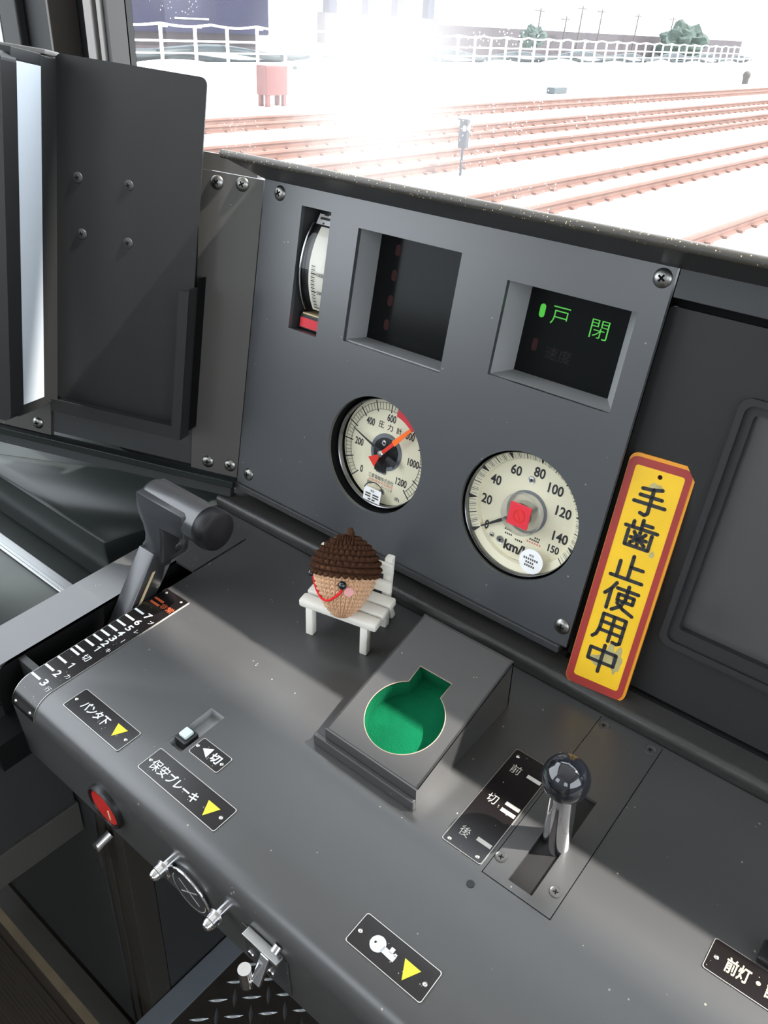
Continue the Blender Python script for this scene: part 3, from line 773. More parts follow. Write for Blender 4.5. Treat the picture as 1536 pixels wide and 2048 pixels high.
GL = {
 '手': [[(.74, .97), (.5, .9), (.22, .88)], [(.2, .66), (.8, .66)], [(.08, .42), (.93, .42)], [(.52, .92), (.53, .12), (.46, .04), (.33, .08)]],
 '歯': [[(.5, 1.0), (.5, .72)], [(.5, .87), (.78, .87)], [(.26, .9), (.26, .72)], [(.06, .70), (.95, .70)], [(.17, .58), (.17, .08), (.83, .08), (.83, .58)],
       [(.28, .36), (.72, .36)], [(.5, .6), (.5, .14)], [(.34, .56), (.42, .44)], [(.66, .56), (.58, .44)], [(.47, .34), (.3, .18)], [(.53, .34), (.7, .18)]],
 '止': [[(.54, .98), (.54, .08)], [(.54, .56), (.88, .56)], [(.22, .68), (.22, .08)], [(.05, .08), (.95, .08)]],
 '使': [[(.3, .98), (.2, .74), (.05, .52)], [(.2, .74), (.2, .04)], [(.36, .82), (.96, .82)], [(.44, .64), (.44, .42), (.88, .42), (.88, .64), (.44, .64)],
       [(.66, .98), (.66, .5), (.58, .24), (.36, .04)], [(.46, .32), (.66, .16), (.96, .03)]],
 '用': [[(.2, .94), (.2, .4), (.15, .16), (.06, .04)], [(.2, .94), (.86, .94), (.86, .1), (.78, .04), (.66, .06)], [(.2, .66), (.86, .66)], [(.2, .36), (.86, .36)], [(.53, .94), (.53, .04)]],
 '中': [[(.12, .78), (.12, .36), (.88, .36), (.88, .78), (.12, .78)], [(.5, 1.0), (.5, .0)]],
}
b = B()
for i, ch in enumerate('手歯止使用中'):
    y0 = H - 42.6 - i * 24.9; hh = 22.0 if i != 2 else 20; x0 = 9.3; ww = 25.5
    for st in GL[ch]: b.stroke([(x0 + p[0] * ww, y0 + p[1] * hh) for p in st], 2.7, -0.22, 0.14)
t.part('lettering', b, 'ink', label='black engraved writing')

# ================================================================== LEFT SHELF
t = Thing('side_shelf', 'dark glossy side shelf with a steel rail at the left of the desk', 'shelf', FD, (-420, -150, -78))
t.part('shelf_top', B().box(-760, -186, -300, 60, -82, -72, 1), 'shelf')
t.part('steel_rail', B().box(-760, -188, -159, -143, -72, -69.6, 0.8).box(-760, -188, -156, -152.5, -69.6, -68.4, 0.4), 'rail_steel', label='bright steel rail')
t = Thing('side_box', 'low glossy dark box with a rounded front edge on the side shelf', 'box', FD, (-400, -60, -72))
bx = B()
# corner (-228,-121) right-front; back along the angled wall
poly = [(-760, -121), (-228, -121), (-188, 8), (-290, -14), (-760, -230)]
poly = [(-760, -121), (-230, -121), (-192, 12), (-255, 12), (-470, -92), (-560, -119)]
bx.prism(poly, -72, -10, bev=5)
t.part('box_body', bx, 'shelf', None, True, angle=30)

# ================================================================== MASTER CONTROLLER
t = Thing('master_controller_handle', 'black T shaped control handle rising from the long slot at left', 'lever', FD, (-128.5, -170, -40))
b = B().hexa([(-139, -196, -38), (-118, -196, -38), (-118, -172, -38), (-139, -172, -38), (-139, -136, 40), (-118, -136, 40), (-118, -110, 34), (-139, -110, 34)], 1.2)
t.part('shaft', b, 'grip', None, True, angle=25)
t.part('pointer_line', B().hexa([(-118.2, -166, -8), (-117.7, -166, -8), (-117.7, -162.6, -8), (-118.2, -162.6, -8), (-118.2, -141, 23), (-117.7, -141, 23), (-117.7, -137.6, 23), (-118.2, -137.6, 23)]), 'cream_letter', label='cream pointer line')
hd = [(-132, 99), (-135, 82), (-134, 74), (-130.5, 66), (-130, 56), (-132.5, 48), (-138.5, 41), (-138.5, 37), (-115, 26), (-111, 33), (-104, 62), (-104, 72), (-72, 74), (-72, 99)]
b = B().prism(hd, -134, -104, bev=2.5, axis='y')
head = t.part('head', b, 'grip', None, True, angle=30)
mm = Matrix.Translation((-133.5, -117, 86)) @ Matrix.Rotation(rad(90), 4, 'Y')
b = B().lathe([(0, 0), (13, 0.2), (15.5, 2.5), (16.5, 6), (17, 40), (17, 72)], 32, mm)
t.part('grip_bar', b, 'grip', None, True)
b = B().lathe([(17, 72), (17.8, 73), (18, 80), (16.5, 85), (13, 87), (0, 87.3)], 32, mm)
t.part('end_cap', b, 'capblack', None, True)
screw(t, (-109.6, -116, 42), (1, 0, 0), 5.2, 'black')

# ------------------------------------------------------------------ plates with writing
def label_plate(name, label, cat, x0, x1, y0, y1, rivets, frame=FD, group=None, rr=1.6):
    t = Thing(name, label, cat, frame, ((x0 + x1) / 2, (y0 + y1) / 2, 0), group)
    t.part('backing', B().prism(rrect(x0, x1, y0, y1, rr), 0, 0.75), 'plate_edge', label='bright metal edge')
    t.part('face', B().prism(rrect(x0 + .45, x1 - .45, y0 + .45, y1 - .45, rr), 0.7, 0.85), 'plate', label='black face')
    for r_ in rivets: rivet(t, r_[0], r_[1], 0.8)
    return t
GP = 'black label plates on the desk'
t = label_plate('label_plate', 'black plate with white katakana and yellow arrow nearest the left front corner', 'label', -66.3, 2.6, -268.6, -247.4, [(-62.4, -258.4), (-1.2, -258.2)], group=GP)
t.part('lettering', B().text('パンタ下', -39.5, -257.8, 30, 8.6, 0.85, bold=0.02), 'white')
t.part('arrow', B().prism([(-18, -252.6), (-6.7, -252.6), (-12.4, -262.9)], 0.85, 1.1), 'yellow', label='yellow triangle')
t = label_plate('label_plate', 'black plate with long white brake wording and yellow arrow', 'label', 24, 105, -267.5, -246.5, [(27.3, -257.6), (100.8, -257.3)], group=GP)
t.part('lettering', B().text('保安', 38.2, -258.4, 16.5, 8.8, 0.85, bold=0.006).text('ブレーキ', 63.0, -258.6, 30, 8.2, 0.85, bold=0.02), 'white')
t.part('arrow', B().prism([(84.3, -253.6), (95.8, -253.6), (89.9, -264.2)], 0.85, 1.1), 'yellow', label='yellow triangle')
t = label_plate('label_plate', 'small black plate with a white triangle beside the sliding switch', 'label', 41, 71.5, -236, -220.5, [(43.2, -228.3), (68.8, -228.4)], group=GP)
t.part('lettering', B().text('切', 61.8, -228.2, 8.6, 7.8, 0.85, bold=0.03), 'white')
t.part('arrow', B().prism([(55.6, -232.0), (55.0, -223.3), (47.8, -227.8)], 0.85, 1.1), 'white', label='white triangle')
t = label_plate('label_plate', 'black plate with a white key symbol and yellow arrow', 'label', 217, 272, -265.6, -244.4, [(220.8, -255.6), (267.9, -255.5)], group=GP)
b = B().plate(circ(233.6, -255.2, 4.9, 30), [circ(231.8, -255.2, 0.8, 12)], 0.85, 1.1)
b.bar(237, -255.6, 246.6, -256.2, 3.8, 0.86, .24).bar(242.4, -255, 242.4, -251.4, 2.6, 0.86, .24).bar(245.6, -255, 245.6, -253.2, 1.8, 0.86, .24)
t.part('key_symbol', b, 'white', label='white key symbol')
t.part('arrow', B().prism([(250.8, -251.6), (262.2, -251.8), (256.6, -262.4)], 0.85, 1.1), 'yellow', label='yellow triangle')
t = label_plate('label_plate', 'black plate with cream headlight wording at the right edge', 'label', 383, 450, -148.3, -127, [(387.6, -138), (445.5, -138)], group=GP)
t.part('lettering', B().text('前灯', 399.8, -138.0, 13.6, 10.2, 0.85, bold=0.02).disc(411, -137.6, 1.25, 0.85).text('計器灯', 425, -138, 19.5, 10, 0.85, bold=0.02), 'cream_letter')
# black housing of a switch cut by the right edge
t = Thing('toggle_switch', 'black switch block behind the headlight plate at the right edge', 'switch', FD, (420, -118, 0))
t.part('base', B().box(405.5, 440, -126, -112, 0, 5, 1), 'black')
t.part('lever', B().cyl((416, -118, 5), (416, -110, 24), 3.2, 2.6), 'chrome', None, True)

# notch plate along the slot, bent over the front edge
t = Thing('notch_plate', 'long black notch scale with white ticks bent over the front edge', 'label', FD, (-99.5, -200, 0))
def bent(x0, x1, off, yend, arc_end):
    p = [(yend, off)]
    p.append((-266, off))
    for i in range(1, 13):
        a = rad(arc_end * i / 12); p.append((-266 - (20 + off) * sin(a), -20 + (20 + off) * cos(a)))
    return p
def bent_solid(x0, x1, o0, o1, yend, arc_end):
    p = bent(x0, x1, o1, yend, arc_end); q = bent(x0, x1, o0, yend, arc_end); n = len(p); b = B()
    b.sheet(p, x0, x1)
    for x in (x0, x1): b.add([(x, y, z) for y, z in p] + [(x, y, z) for y, z in reversed(q)], [(i, i + 1, 2 * n - 2 - i, 2 * n - 1 - i) for i in range(n - 1)])
    for k in (0, n - 1): b.add([(x0, *p[k]), (x1, *p[k]), (x1, *q[k]), (x0, *q[k])], [(0, 1, 2, 3)])
    return b
t.part('backing', bent_solid(-115, -84.2, 0.05, 0.7, -131.4, 82), 'plate_edge', None, True, label='bright metal edge')
t.part('face', bent_solid(-114.6, -84.6, 0.6, 0.85, -131.8, 81), 'plate', None, True, label='black face')
b = B()
for y in (-166.5, -176.5, -185.3, -193.5, -201.2, -208.6, -216.4, -225.6, -230.2, -241.9, -253.1, -265.2): b.box(-114, -102.4, y - 1.0, y + 1.0, 0.85, 1.0)
t.part('tick_marks', b, 'white')
t.part('emergency_ticks', B().box(-113, -101.2, -147.2, -145.0, 0.85, 1.0).box(-112.4, -101, -152.4, -150.2, 0.85, 1.0), 'orange_letter', label='red orange double tick')
b = B()
for s, x, y, w in (('7', -97.0, -166, 5.2), ('6', -97.4, -176, 5.2), ('5', -97.2, -185, 5.2), ('4', -97.2, -193.4, 5.4), ('3', -97.2, -201.2, 5.2), ('2', -97.2, -208.8, 5.2), ('1', -97, -216.6, 3),
                   ('1', -96.8, -241, 3), ('2', -97.4, -253, 5.4), ('3', -96.6, -265, 5.4)):
    if s == '1': b.bar(x + .7, y - 3.2, x + .7, y + 3.2, 1.0, 0.85, .2).bar(x + .9, y + 2.9, x - 1.7, y + 1.5, 0.9, 0.85, .2)
    else: b.text(s, x, y, w, 6.6, 0.85, bold=0.02)
b.text('切', -94.8, -228.4, 7.6, 6.6, 0.85, bold=0.01)
for s, y, w, h in (('ブ', -169.6, 4.4, 4.2), ('レ', -184, 3.4, 4.2), ('キ', -212.3, 4.4, 4.4), ('力', -249.6, 4.4, 4.4), ('行', -267.0, 4.8, 4.6)): b.text(s, -88.4, y, w, h, 0.9)
b.bar(-88.4, -195.6, -88.4, -200, 0.55, 0.85, .15)
t.part('lettering', b, 'white')
t.part('emergency_lettering', B().text('非', -96.6, -149.4, 7, 6.4, 0.85).text('常', -88.8, -149.2, 7, 6.4, 0.85), 'orange_letter', label='red orange characters')
for x in (-110.2, -90): rivet(t, x, -135.7, 0.8, 1.4)
for x in (-109.5, -89.5):
    a = rad(66); mmr = Matrix.Translation((x, -266 - 20.8 * sin(a), -20 + 20.8 * cos(a))) @ Matrix.Rotation(a, 4, 'X')
    t.part('rivet', B().lathe([(1.5, 0), (1.4, 0.5), (0, 1)], 14, mmr), 'rivet', None, True)

# sliding switch
t = Thing('slide_switch', 'small white topped sliding switch in a short slot', 'switch', FD, (30, -220, -6))
t.part('track', B().plate(rect(21.8, 38, -240.5, -197.8), [rect(22.6, 37.2, -239.7, -198.6)], -9, -0.4).box(21.8, 38, -240.5, -197.8, -10, -8.4), 'recess')
k = t.part('knob', B().box(24, 35.6, -234.5, -221.5, -8.3, 1.6, 1), 'black')
t.part('knob_top', B().box(25.6, 33.4, -231.6, -223.4, 1.4, 4.6, 1), 'knob_white', k, label='pale blue white top')

# ------------------------------------------------------------------ watch holder wedge
th = math.atan2(29, 118)
t = Thing('watch_holder', 'wedge shaped grey watch stand with a green felt keyhole shaped well', 'holder', FD, (155, -110, 0))
MT = Matrix.Translation((0, -168, 19)) @ Matrix.Rotation(th, 4, 'X')
well = []
n = 60
a0 = math.atan2(64 - 37.5, 168.2 - 155.5); a1 = math.atan2(63.6 - 37.5, 139.6 - 155.5) - 2 * pi
for i in range(n + 1):
    a = a0 + (a1 - a0) * i / n; well.append((155.5 + 29 * cos(a), 37.5 + 29 * sin(a)))
well += [(139.8, 77.5), (168.2, 77.7)]
well = well[::-1]
b = B().plate(rect(114, 195.2, 0, 118), [well], -1.6, 0)
b.v = [MT @ v for v in b.v]
yb, zb = -168 + 118 * cos(th), 19 + 118 * sin(th)
b.hexa([(193.6, -168, 0), (195.2, -168, 0), (195.2, yb, 0), (193.6, yb, 0), (193.6, -168, 19), (195.2, -168, 19), (195.2, yb, zb), (193.6, yb, zb)])
b.hexa([(114, -168, 0), (115.6, -168, 0), (115.6, yb, 0), (114, yb, 0), (114, -168, 19), (115.6, -168, 19), (115.6, yb, zb), (114, yb, zb)])
b.box(114, 195.2, -169.5, -168, 0, 18.6).box(114, 195.2, yb - 1.5, yb, 0, zb)
t.part('body', b, 'desk')
t.part('front_flange', B().box(105, 195.4, -173.2, -169.4, 0, 9.5, 0.8), 'desk')
# felt lined well
n = len(well); bb = B()
DP = 16
bb.add([MT @ Vector((x, y, -0.4)) for x, y in well] + [MT @ Vector((x, y, -DP)) for x, y in well], [(i, (i + 1) % n, n + (i + 1) % n, n + i) for i in range(n)] + [tuple(n + i for i in range(n))])
t.part('felt_lining', bb, 'felt', label='green felt lining')
edge = B().tube([MT @ Vector((x, y, 0.05)) for x, y in well], 0.38, 6, closed=True)
t.part('worn_rim', edge, 'worn', label='worn brown rim')

# ------------------------------------------------------------------ reverser
t = Thing('reverser_cover', 'grey screwed cover plate with a slot around the ball lever', 'plate', FD, (279, -98, 0))
t.part('cover', B().plate(rect(255.2, 302.8, -178.8, -17.2), [rect(270.3, 287.2, -173.3, -88)], -2.5, 0.25), 'desk')
for c in ((260.3, -24.8), (296.5, -24), (258.9, -163.4), (297.2, -162)): screw(t, (c[0], c[1], 0.1), (0, 0, 1), 4.0, 'desk', h=0.7)
t.part('slot_bottom', B().box(268, 289.5, -175, -86, -8, -3.2), 'slotdark')
t = Thing('reverser_lever', 'chrome lever with a glossy black ball standing in the cover plate slot', 'lever', FD, (278, -124, -7))
t.part('shaft', B().lathe([(9.0, 0), (9.0, 8), (8.8, 30), (8.4, 60)], 28, Matrix.Translation((280.5, -131.0, -3.2)) @ Matrix.Rotation(rad(-2.2), 4, 'Y')), 'chrome', None, True)
t.part('ball_knob', B().sphere((278, -131.0, 62), 15.0, 40), 'gloss', None, True)
t = label_plate('direction_plate', 'upright black plate with grey bars left of the ball lever', 'label', 221.6, 252, -176.5, -84, [(226, -173.2), (247.3, -172.8), (226.2, -89.8), (247.2, -89)])
b = B()
for s, y in (('前', -100.4), ('切', -130.8), ('後', -163.0)): b.text(s, 231.2, y, 7.4, 7.8, 0.85)
t.part('lettering', b, 'grey_letter')
for y in (-100.1, -127.8, -133.8, -162.2): t.part('position_bar', B().box(240, 250.6, y - 1.5, y + 1.5, 0.85, 1.0), 'grey_letter')

# ================================================================== TOY BENCH AND ACORN
A = rad(12.25)
t = Thing('toy_bench', 'tiny white wooden garden bench standing on the desk', 'bench', FD, (26.5, -88.5, 0), local=Matrix.Rotation(A, 4, 'Z'))
# local: x along the seat, y back, origin at the front left leg
def leg(x, y0, y1, z1, lean=0):
    b = B().hexa([(x, y0, 0), (x + 7, y0, 0), (x + 7, y0 + 7, 0), (x, y0 + 7, 0), (x, y1, z1), (x + 7, y1, z1), (x + 7, y1 + 7, z1), (x, y1 + 7, z1)], 1.2)
    return b
X0, X1 = -7.5, 43.5
for x in (X0, X1):
    t.part('front_leg', leg(x + 1, -4.5, -2.5, 27.4), 'ivory', None, True, angle=30)
    t.part('back_post', leg(x, 32, 43, 66), 'ivory', None, True, angle=30)
    t.part('back_leg', leg(x, 45, 34, 27), 'ivory', None, True, angle=30)
    t.part('side_rail', B().box(x + .5, x + 6.5, 3, 42, 22.5, 27, 1), 'ivory', None, True, angle=30)
for y, z in ((-3, 27), (10.6, 27), (24, 27.6)): t.part('seat_slat', B().box(-12.5, 59, y, y + 11, z, z + 7.5, 1.8), 'ivory', None, True, angle=30)
for z in (36.5, 53): 
    yy = 32 + 11 * z / 66 - 3.6
    t.part('back_slat', B().box(-14, 53.5, yy, yy + 4.5, z, z + 11, 1.6), 'ivory', None, True, angle=30)

ROT = axang((-0.5094, 0, 0)) @ axang((0, -0.2694, 0))
t = Thing('acorn_doll', 'crocheted acorn doll with brown cap and smiling face sitting on the white bench', 'toy', FD, (54.8, -85.2, 34.2), local=ROT)
S = 0.93
def interp(tab, z):
    for (z0, r0), (z1, r1) in zip(tab, tab[1:]):
        if z <= z1:
            k = (z - z0) / (z1 - z0); return r0 + (r1 - r0) * k
    return tab[-1][1]
PB = [(-2.5, 0.5), (-1.8, 4), (1.5, 8.5), (8, 14.6), (16, 19.6), (26, 24.2), (35, 26.2), (45, 25)]
PC = [(35.6, 26), (36.2, 28.6), (38, 29.4), (41, 29.8), (45, 29.4), (49, 28), (56, 23.5), (62, 17.2), (66.5, 10), (68.5, 4), (70, 2.4)]
def smoothtab(tab, z):
    return (interp(tab, z - 0.7) + 2 * interp(tab, z) + interp(tab, z + 0.7)) / 4
def knit(tab, rows, cols, amp, sub_r, sub_c, style):
    z0, z1 = tab[0][0], tab[-1][0]; nr = rows * sub_r; vs = []; fs = []
    # sample the profile by arc length
    import bisect
    pts = [(interp(tab, z0 + (z1 - z0) * i / 400), z0 + (z1 - z0) * i / 400) for i in range(401)]
    L = [0]
    for p, q in zip(pts, pts[1:]): L.append(L[-1] + math.hypot(q[0] - p[0], q[1] - p[1]))
    nc = cols * sub_c
    for j in range(nr + 1):
        s = L[-1] * j / nr; k = min(399, max(0, bisect.bisect(L, s) - 1)); f = (s - L[k]) / max(1e-9, L[k + 1] - L[k])
        r = pts[k][0] + (pts[k + 1][0] - pts[k][0]) * f; z = pts[k][1] + (pts[k + 1][1] - pts[k][1]) * f
        dr = pts[k + 1][0] - pts[k][0]; dz = pts[k + 1][1] - pts[k][1]; l = math.hypot(dr, dz) or 1
        nrm = (dz / l, -dr / l)
        row = j / sub_r; ri = int(row); rf = row - ri
        for i in range(nc):
            c = i / sub_c + (0.5 * (ri % 2) if style == 'cap' else 0.0)
            cf = c - math.floor(c)
            fade = min(1, r / 8)
            if style == 'cap':
                d = amp * fade * (abs(sin(pi * rf)) ** 0.7 * (0.2 + 0.8 * abs(sin(pi * cf)) ** 0.8) - 0.5)
            else:
                # little v stitches
                u = abs(cf - 0.5) * 2; vv = (rf + 0.55 * u) % 1.0
                d = amp * fade * (sin(pi * vv) ** 0.8 * (0.35 + 0.65 * sin(pi * u) ** 0.6) - 0.5)
            d += noise.noise(Vector((i * 0.7, j * 0.7, 3))) * amp * 0.15
            a = 2 * pi * i / nc
            R_ = max(0.05, r + nrm[0] * d); vs.append((R_ * cos(a) * S, R_ * sin(a) * S, (z + nrm[1] * d) * S))
    for j in range(nr):
        for i in range(nc): fs.append((j * nc + i, j * nc + (i + 1) % nc, (j + 1) * nc + (i + 1) % nc, (j + 1) * nc + i))
    return B().add(vs, fs)
body = t.part('body', knit(PB, 14, 30, 3.6, 8, 9, 'body'), 'yarn_tan', None, True, angle=90, label='tan crocheted body')
cap = t.part('cap', knit(PC, 9, 30, 4.0, 8, 9, 'cap'), 'yarn_brown', None, True, angle=90, label='dark brown crocheted cap')
t.part('stem', B().tube([(0.5, 0, 67 * S), (1, 1, 71 * S), (-0.5, 1.5, 75 * S)], [3.6, 3.2, 2.0], 12), 'yarn_brown', cap, True)
def on_body(az, z, out): 
    r = interp(PB, z) + out; a = rad(az); return Vector((r * cos(a) * S, r * sin(a) * S, z * S))
for az, z, oo in ((-152, 33.5, 3.6), (-58, 29.0, 1.8)): t.part('eye', B().sphere(on_body(az, z, oo), 3.5, 24), 'gloss', body, True, label='shiny black bead eye')
mp = [(-148, 31.5), (-142, 24), (-132, 18), (-118, 14.2), (-100, 13.2), (-85, 14.6), (-70, 18.5), (-60, 22.5), (-57.5, 26)]
sm = []
for (p, q) in zip(mp, mp[1:]):
    for i in range(4): sm.append(on_body(p[0] + (q[0] - p[0]) * i / 4, p[1] + (q[1] - p[1]) * i / 4, 1.9))
sm.append(on_body(*mp[-1], 1.9))
t.part('mouth', B().tube(sm, 0.95, 8), 'yarn_red', body, True, label='red yarn smile')
for az, z in ((-44.5, 23.6), (-153, 30.5)):
    p = on_body(az, z, 1.0); a = rad(az)
    d = Vector((cos(a), sin(a), -0.35)).normalized()
    t.part('cheek', B().cyl(p - d * 0.8, p + d * 0.5, 4.0, 3.9, 20), 'pink', body, True, label='pink felt cheek')

# ================================================================== FRONT APRON FITTINGS
YF = -286
def front_m(x, z): return Matrix.Translation((x, YF, z)) @ Matrix.Rotation(rad(90), 4, 'X')
t = Thing('push_button', 'round red button in a dark ring on the desk front', 'button', FD, (3, YF, -42))
t.part('ring', B().lathe([(19, 0), (19, 3), (17.6, 4.6), (16.4, 4.4), (16.2, 2.6)], 40, front_m(3, -42)), 'black', None, True)
bt = t.part('button', B().lathe([(16.3, 0), (16.3, 2.2), (15, 3.4), (0, 3.8)], 40, front_m(3, -42)), 'redbutton', None, True, label='red button')
t.part('mark', B().box(-0.7, 0.7, -6, 4, 3.6, 4.1, m=front_m(9, -44)), 'cream_letter', bt)
for x, z, lab in ((77.5, -36, 'upper left chrome cap bolt beside the round crossed cover'), (131.5, -34.5, 'lower right chrome cap bolt beside the round crossed cover')):
    t = Thing('cap_bolt', lab, 'bolt', FD, (x, YF, z), 'chrome cap bolts on the desk front')
    q = front_m(x, z)
    t.part('shank', B().lathe([(3.4, 0), (3.4, 8)], 20, q), 'chrome', None, True)
    t.part('washer', B().lathe([(3.4, 6.6), (5.8, 6.6), (5.8, 7.6), (5.2, 7.7), (5.2, 8.6), (3.4, 8.6)], 24, q), 'steel', None, True)
    t.part('cap_nut', B().lathe([(4.9, 8.6), (4.9, 12.6), (4.2, 13), (4.0, 15), (2.8, 17), (0, 17.8)], 24, q), 'chrome', None, True)
t = Thing('marked_cover', 'round dark cover with a chrome rim and engraved cross on the desk front', 'cover', FD, (94, YF, -55))
q = front_m(94, -55)
t.part('disc', B().lathe([(21, 0), (21, 1.2), (20, 1.8), (0, 1.8)], 40, q), 'plain', None, True)
rm = B().tube([q @ Vector((21.2 * cos(rad(a)), 21.2 * sin(rad(a)), 2.2)) for a in range(-18, 186, 6)], 1.3, 10)
t.part('rim', rm, 'chrome', None, True, label='chrome rim')
b = B().box(-12, 12, -0.4, 0.4, 1.8, 2.1, m=q @ Matrix.Rotation(rad(38), 4, 'Z')).box(-12, 12, -0.4, 0.4, 1.8, 2.1, m=q @ Matrix.Rotation(rad(-38), 4, 'Z'))
ring = B().arc(0, 0, 16.4, 17.0, 150, 360, 1.8); ring.v = [q @ v for v in ring.v]; b.add(ring.v, ring.f)
t.part('engraving', b, 'grey_letter')
for sx, sz in ((-23.5, -6), (17, -15)): t.part('rivet', B().lathe([(1.9, 0), (1.8, 2.4), (0, 3.2)], 14, q @ Matrix.Translation((sx, sz, 0))), 'rivet', None, True)
t = Thing('bag_hook', 'chrome fold out bag hook on the desk front beside the floor plate', 'hook', FD, (170, YF, -45))
t.part('base_plate', B().box(149, 189, YF - 1.2, YF, -71, -30, 0.5), 'dark')
for c in ((153.5, -62.7), (172, -62.6)): screw(t, (c[0], YF - 1.2, c[1]), (0, -1, 0), 3.2, 'chrome', h=1.0)
t.part('cross_bar', B().box(155.5, 186, YF - 7, YF - 0.4, -30, -26.6, 0.6), 'steel')
t.part('arm', B().hexa([(172, YF - 17.5, -46), (179.5, YF - 17.5, -46), (179.5, YF - 14, -48), (172, YF - 14, -48), (172, YF - 7, -28), (179.5, YF - 7, -28), (179.5, YF - 3.5, -30), (172, YF - 3.5, -30)], 0.8), 'chrome')
t.part('hook_end', B().cyl((169, YF - 18, -53), (169, YF - 18, -35), 4.2).box(168, 174, YF - 19, YF - 16, -50, -45, 0.5), 'chrome', None, True)
t.part('support_stud', B().cyl((182, YF, -19), (182, YF - 4, -21), 3), 'steel', None, True)

# ================================================================== UNDER THE DESK (world frame, mm)
t = Thing('console_wing', 'brown grey side console wall hanging under the left end of the desk', 'cabinet', FW, (-820, 60, 405))
t.part('body', B().box(-1100, -601, -300, 266, 456, 648, 1), 'plain')
t.part('lower_frame', B().box(-1100, -598, -300, 268, 410, 455, 1.2), 'brown', label='brown lower band')
t = Thing('cabinet', 'dark floor cabinet with a flat door under the desk', 'cabinet', FW, (-760, 400, 0))
t.part('door', B().box(-1050, -575, 270, 288, 20, 640, 1), 'plain')
t.part('post', B().box(-574, -560, 272, 300, 0, 640, 1).box(-559, -543, 274, 300, 0, 640, 1).box(-542, -525, 271, 300, 0, 640, 1), 'post', label='ribbed corner post')
t.part('side_wall', B().box(-560, -526, 301, 799, 0, 640), 'plain')
lt = t.part('latch', B().cyl((-545, 271, 447), (-548, 256, 438), 5.5).box(-554, -543, 252, 262, 432, 441, 2), 'chrome', None, True, label='chrome latch')
t.part('latch_lever', B().hexa([(-556, 258, 392), (-550, 258, 392), (-550, 262, 392), (-556, 262, 392), (-554, 254, 434), (-544, 254, 434), (-544, 260, 434), (-554, 260, 434)], 1), 'steel', lt)
struct('trim_7', B().box(-1440, -526, 230, 241, -2, 5), 'trim')
struct('trim_8', B().box(-1440, -526, 241, 268, -2, 9), 'brown')
# ribs of the floor mat
b = B()
for i in range(60): b.box(-1300, -300, -60 + i * 4.6, -57.6 + i * 4.6, 0, 1.6)
t = Thing('floor_mat', 'brown ribbed rubber mat on the cab floor', 'mat', FW, (-800, 80, 0))
t.part('mat_sheet', B().box(-1300, -300, -64, 218, 0, 0.8), 'mat')
t.part('ribs', b, 'mat')
t = Thing('foot_plate', 'raised checker plate footrest with bright lozenges under the desk', 'footrest', FW, (-200, 450, 0))
t.part('sheet', B().box(-494, 500, 230, 799, 90, 120), 'mesh_floor')
b = B()
def loz(cx, cy, ang, L=25, w=5, z=120, h=1.4):
    m = Matrix.Translation((cx, cy, z)) @ Matrix.Rotation(ang, 4, 'Z'); n = 8
    top = [(-L / 2 + L * i / n, w / 2 * sin(pi * i / n)) for i in range(n + 1)]
    pts = top + [(x, -y) for x, y in reversed(top[1:-1])]
    vs = [m @ Vector((x, y, 0)) for x, y in pts] + [m @ Vector((x * .9, 0, h)) for x, y in top]
    N_ = len(pts); fs = []
    for i in range(n): fs.append((i, i + 1, N_ + i + 1, N_ + i))
    lo = [0] + [N_ - k for k in range(1, n)] + [n]
    for i in range(n): fs.append((lo[i + 1], lo[i], N_ + i, N_ + i + 1))
    b.add(vs, fs)
for i in range(0, 24):
    for j in range(-5, 12):
        if (i + j) % 2: continue
        x = -487 + i * 14.9; y = 316 + j * 15.3
        if x - 13 > -494 and y > 240: loz(x, y, rad(135) if j % 2 == 0 else rad(45))
t.part('lozenges', b, 'lozenge', None, False)
t = Thing('foot_curb', 'blue grey sloping curb at the left of the checker plate', 'curb', FW, (-455, 450, 0))
t.part('curb_body', B().hexa([(-524, 230, 0), (-494, 230, 0), (-494, 799, 0), (-524, 799, 0), (-524, 230, 128), (-494, 230, 121), (-494, 799, 121), (-524, 799, 128)], 1.5), 'curb')
struct('trim_9', B().box(-464, 760, 800, 810, 0, 740), 'matte')

# ================================================================== OUTSIDE (world frame)
RAILZ = -1140
def rail(x0, y0, x1, y1, label, ya=-4, yb=70):
    dx = (x1 - x0) / (y1 - y0); X = lambda y: (x0 + dx * (y - y0)) * 1000
    pr = [(-36, 0), (36, 0), (36, -42), (9, -58), (9, -140), (68, -156), (68, -172), (-68, -172), (-68, -156), (-9, -140), (-9, -58), (-36, -42)]
    b = B(); n = len(pr); ys = [ya * 1000, yb * 1000]
    vs = [(X(y / 1000) + u, y, RAILZ + w) for y in ys for u, w in pr]
    b.add(vs, [(i, (i + 1) % n, n + (i + 1) % n, n + i) for i in range(n)] + [tuple(range(n)), tuple(range(n, 2 * n))])
    y = ya * 1000
    while y < min(yb, 45) * 1000:
        for sgn in (-1, 1): b.box(X(y / 1000) + sgn * 80 - 45, X(y / 1000) + sgn * 80 + 45, y - 70, y + 70, RAILZ - 175, RAILZ - 128)
        y += 620
    m0 = X(ya)
    solo('rail', b, 'rust', label, 'rail', FW, (X(10), 10000, RAILZ - 172), 'rusty rails across the yard')
rail(-3.86, 11.62, -3.752, 14.66, 'nearest rusty rail at the right edge below the hood')
rail(-6.353, 11.56, -6.035, 22.2, 'second rusty rail counted from the cab')
rail(-7.418, 11.52, -7.096, 25.7, 'third rusty rail counted from the cab')
rail(-9.765, 12.17, -9.262, 32.85, 'fourth rusty rail behind the dwarf signal')
rail(-10.85, 13.5, -10.03, 35.4, 'fifth rusty rail behind the dwarf signal')
rail(-12.3, 16.47, -11.9, 27.58, 'sixth rusty rail in the middle of the yard')
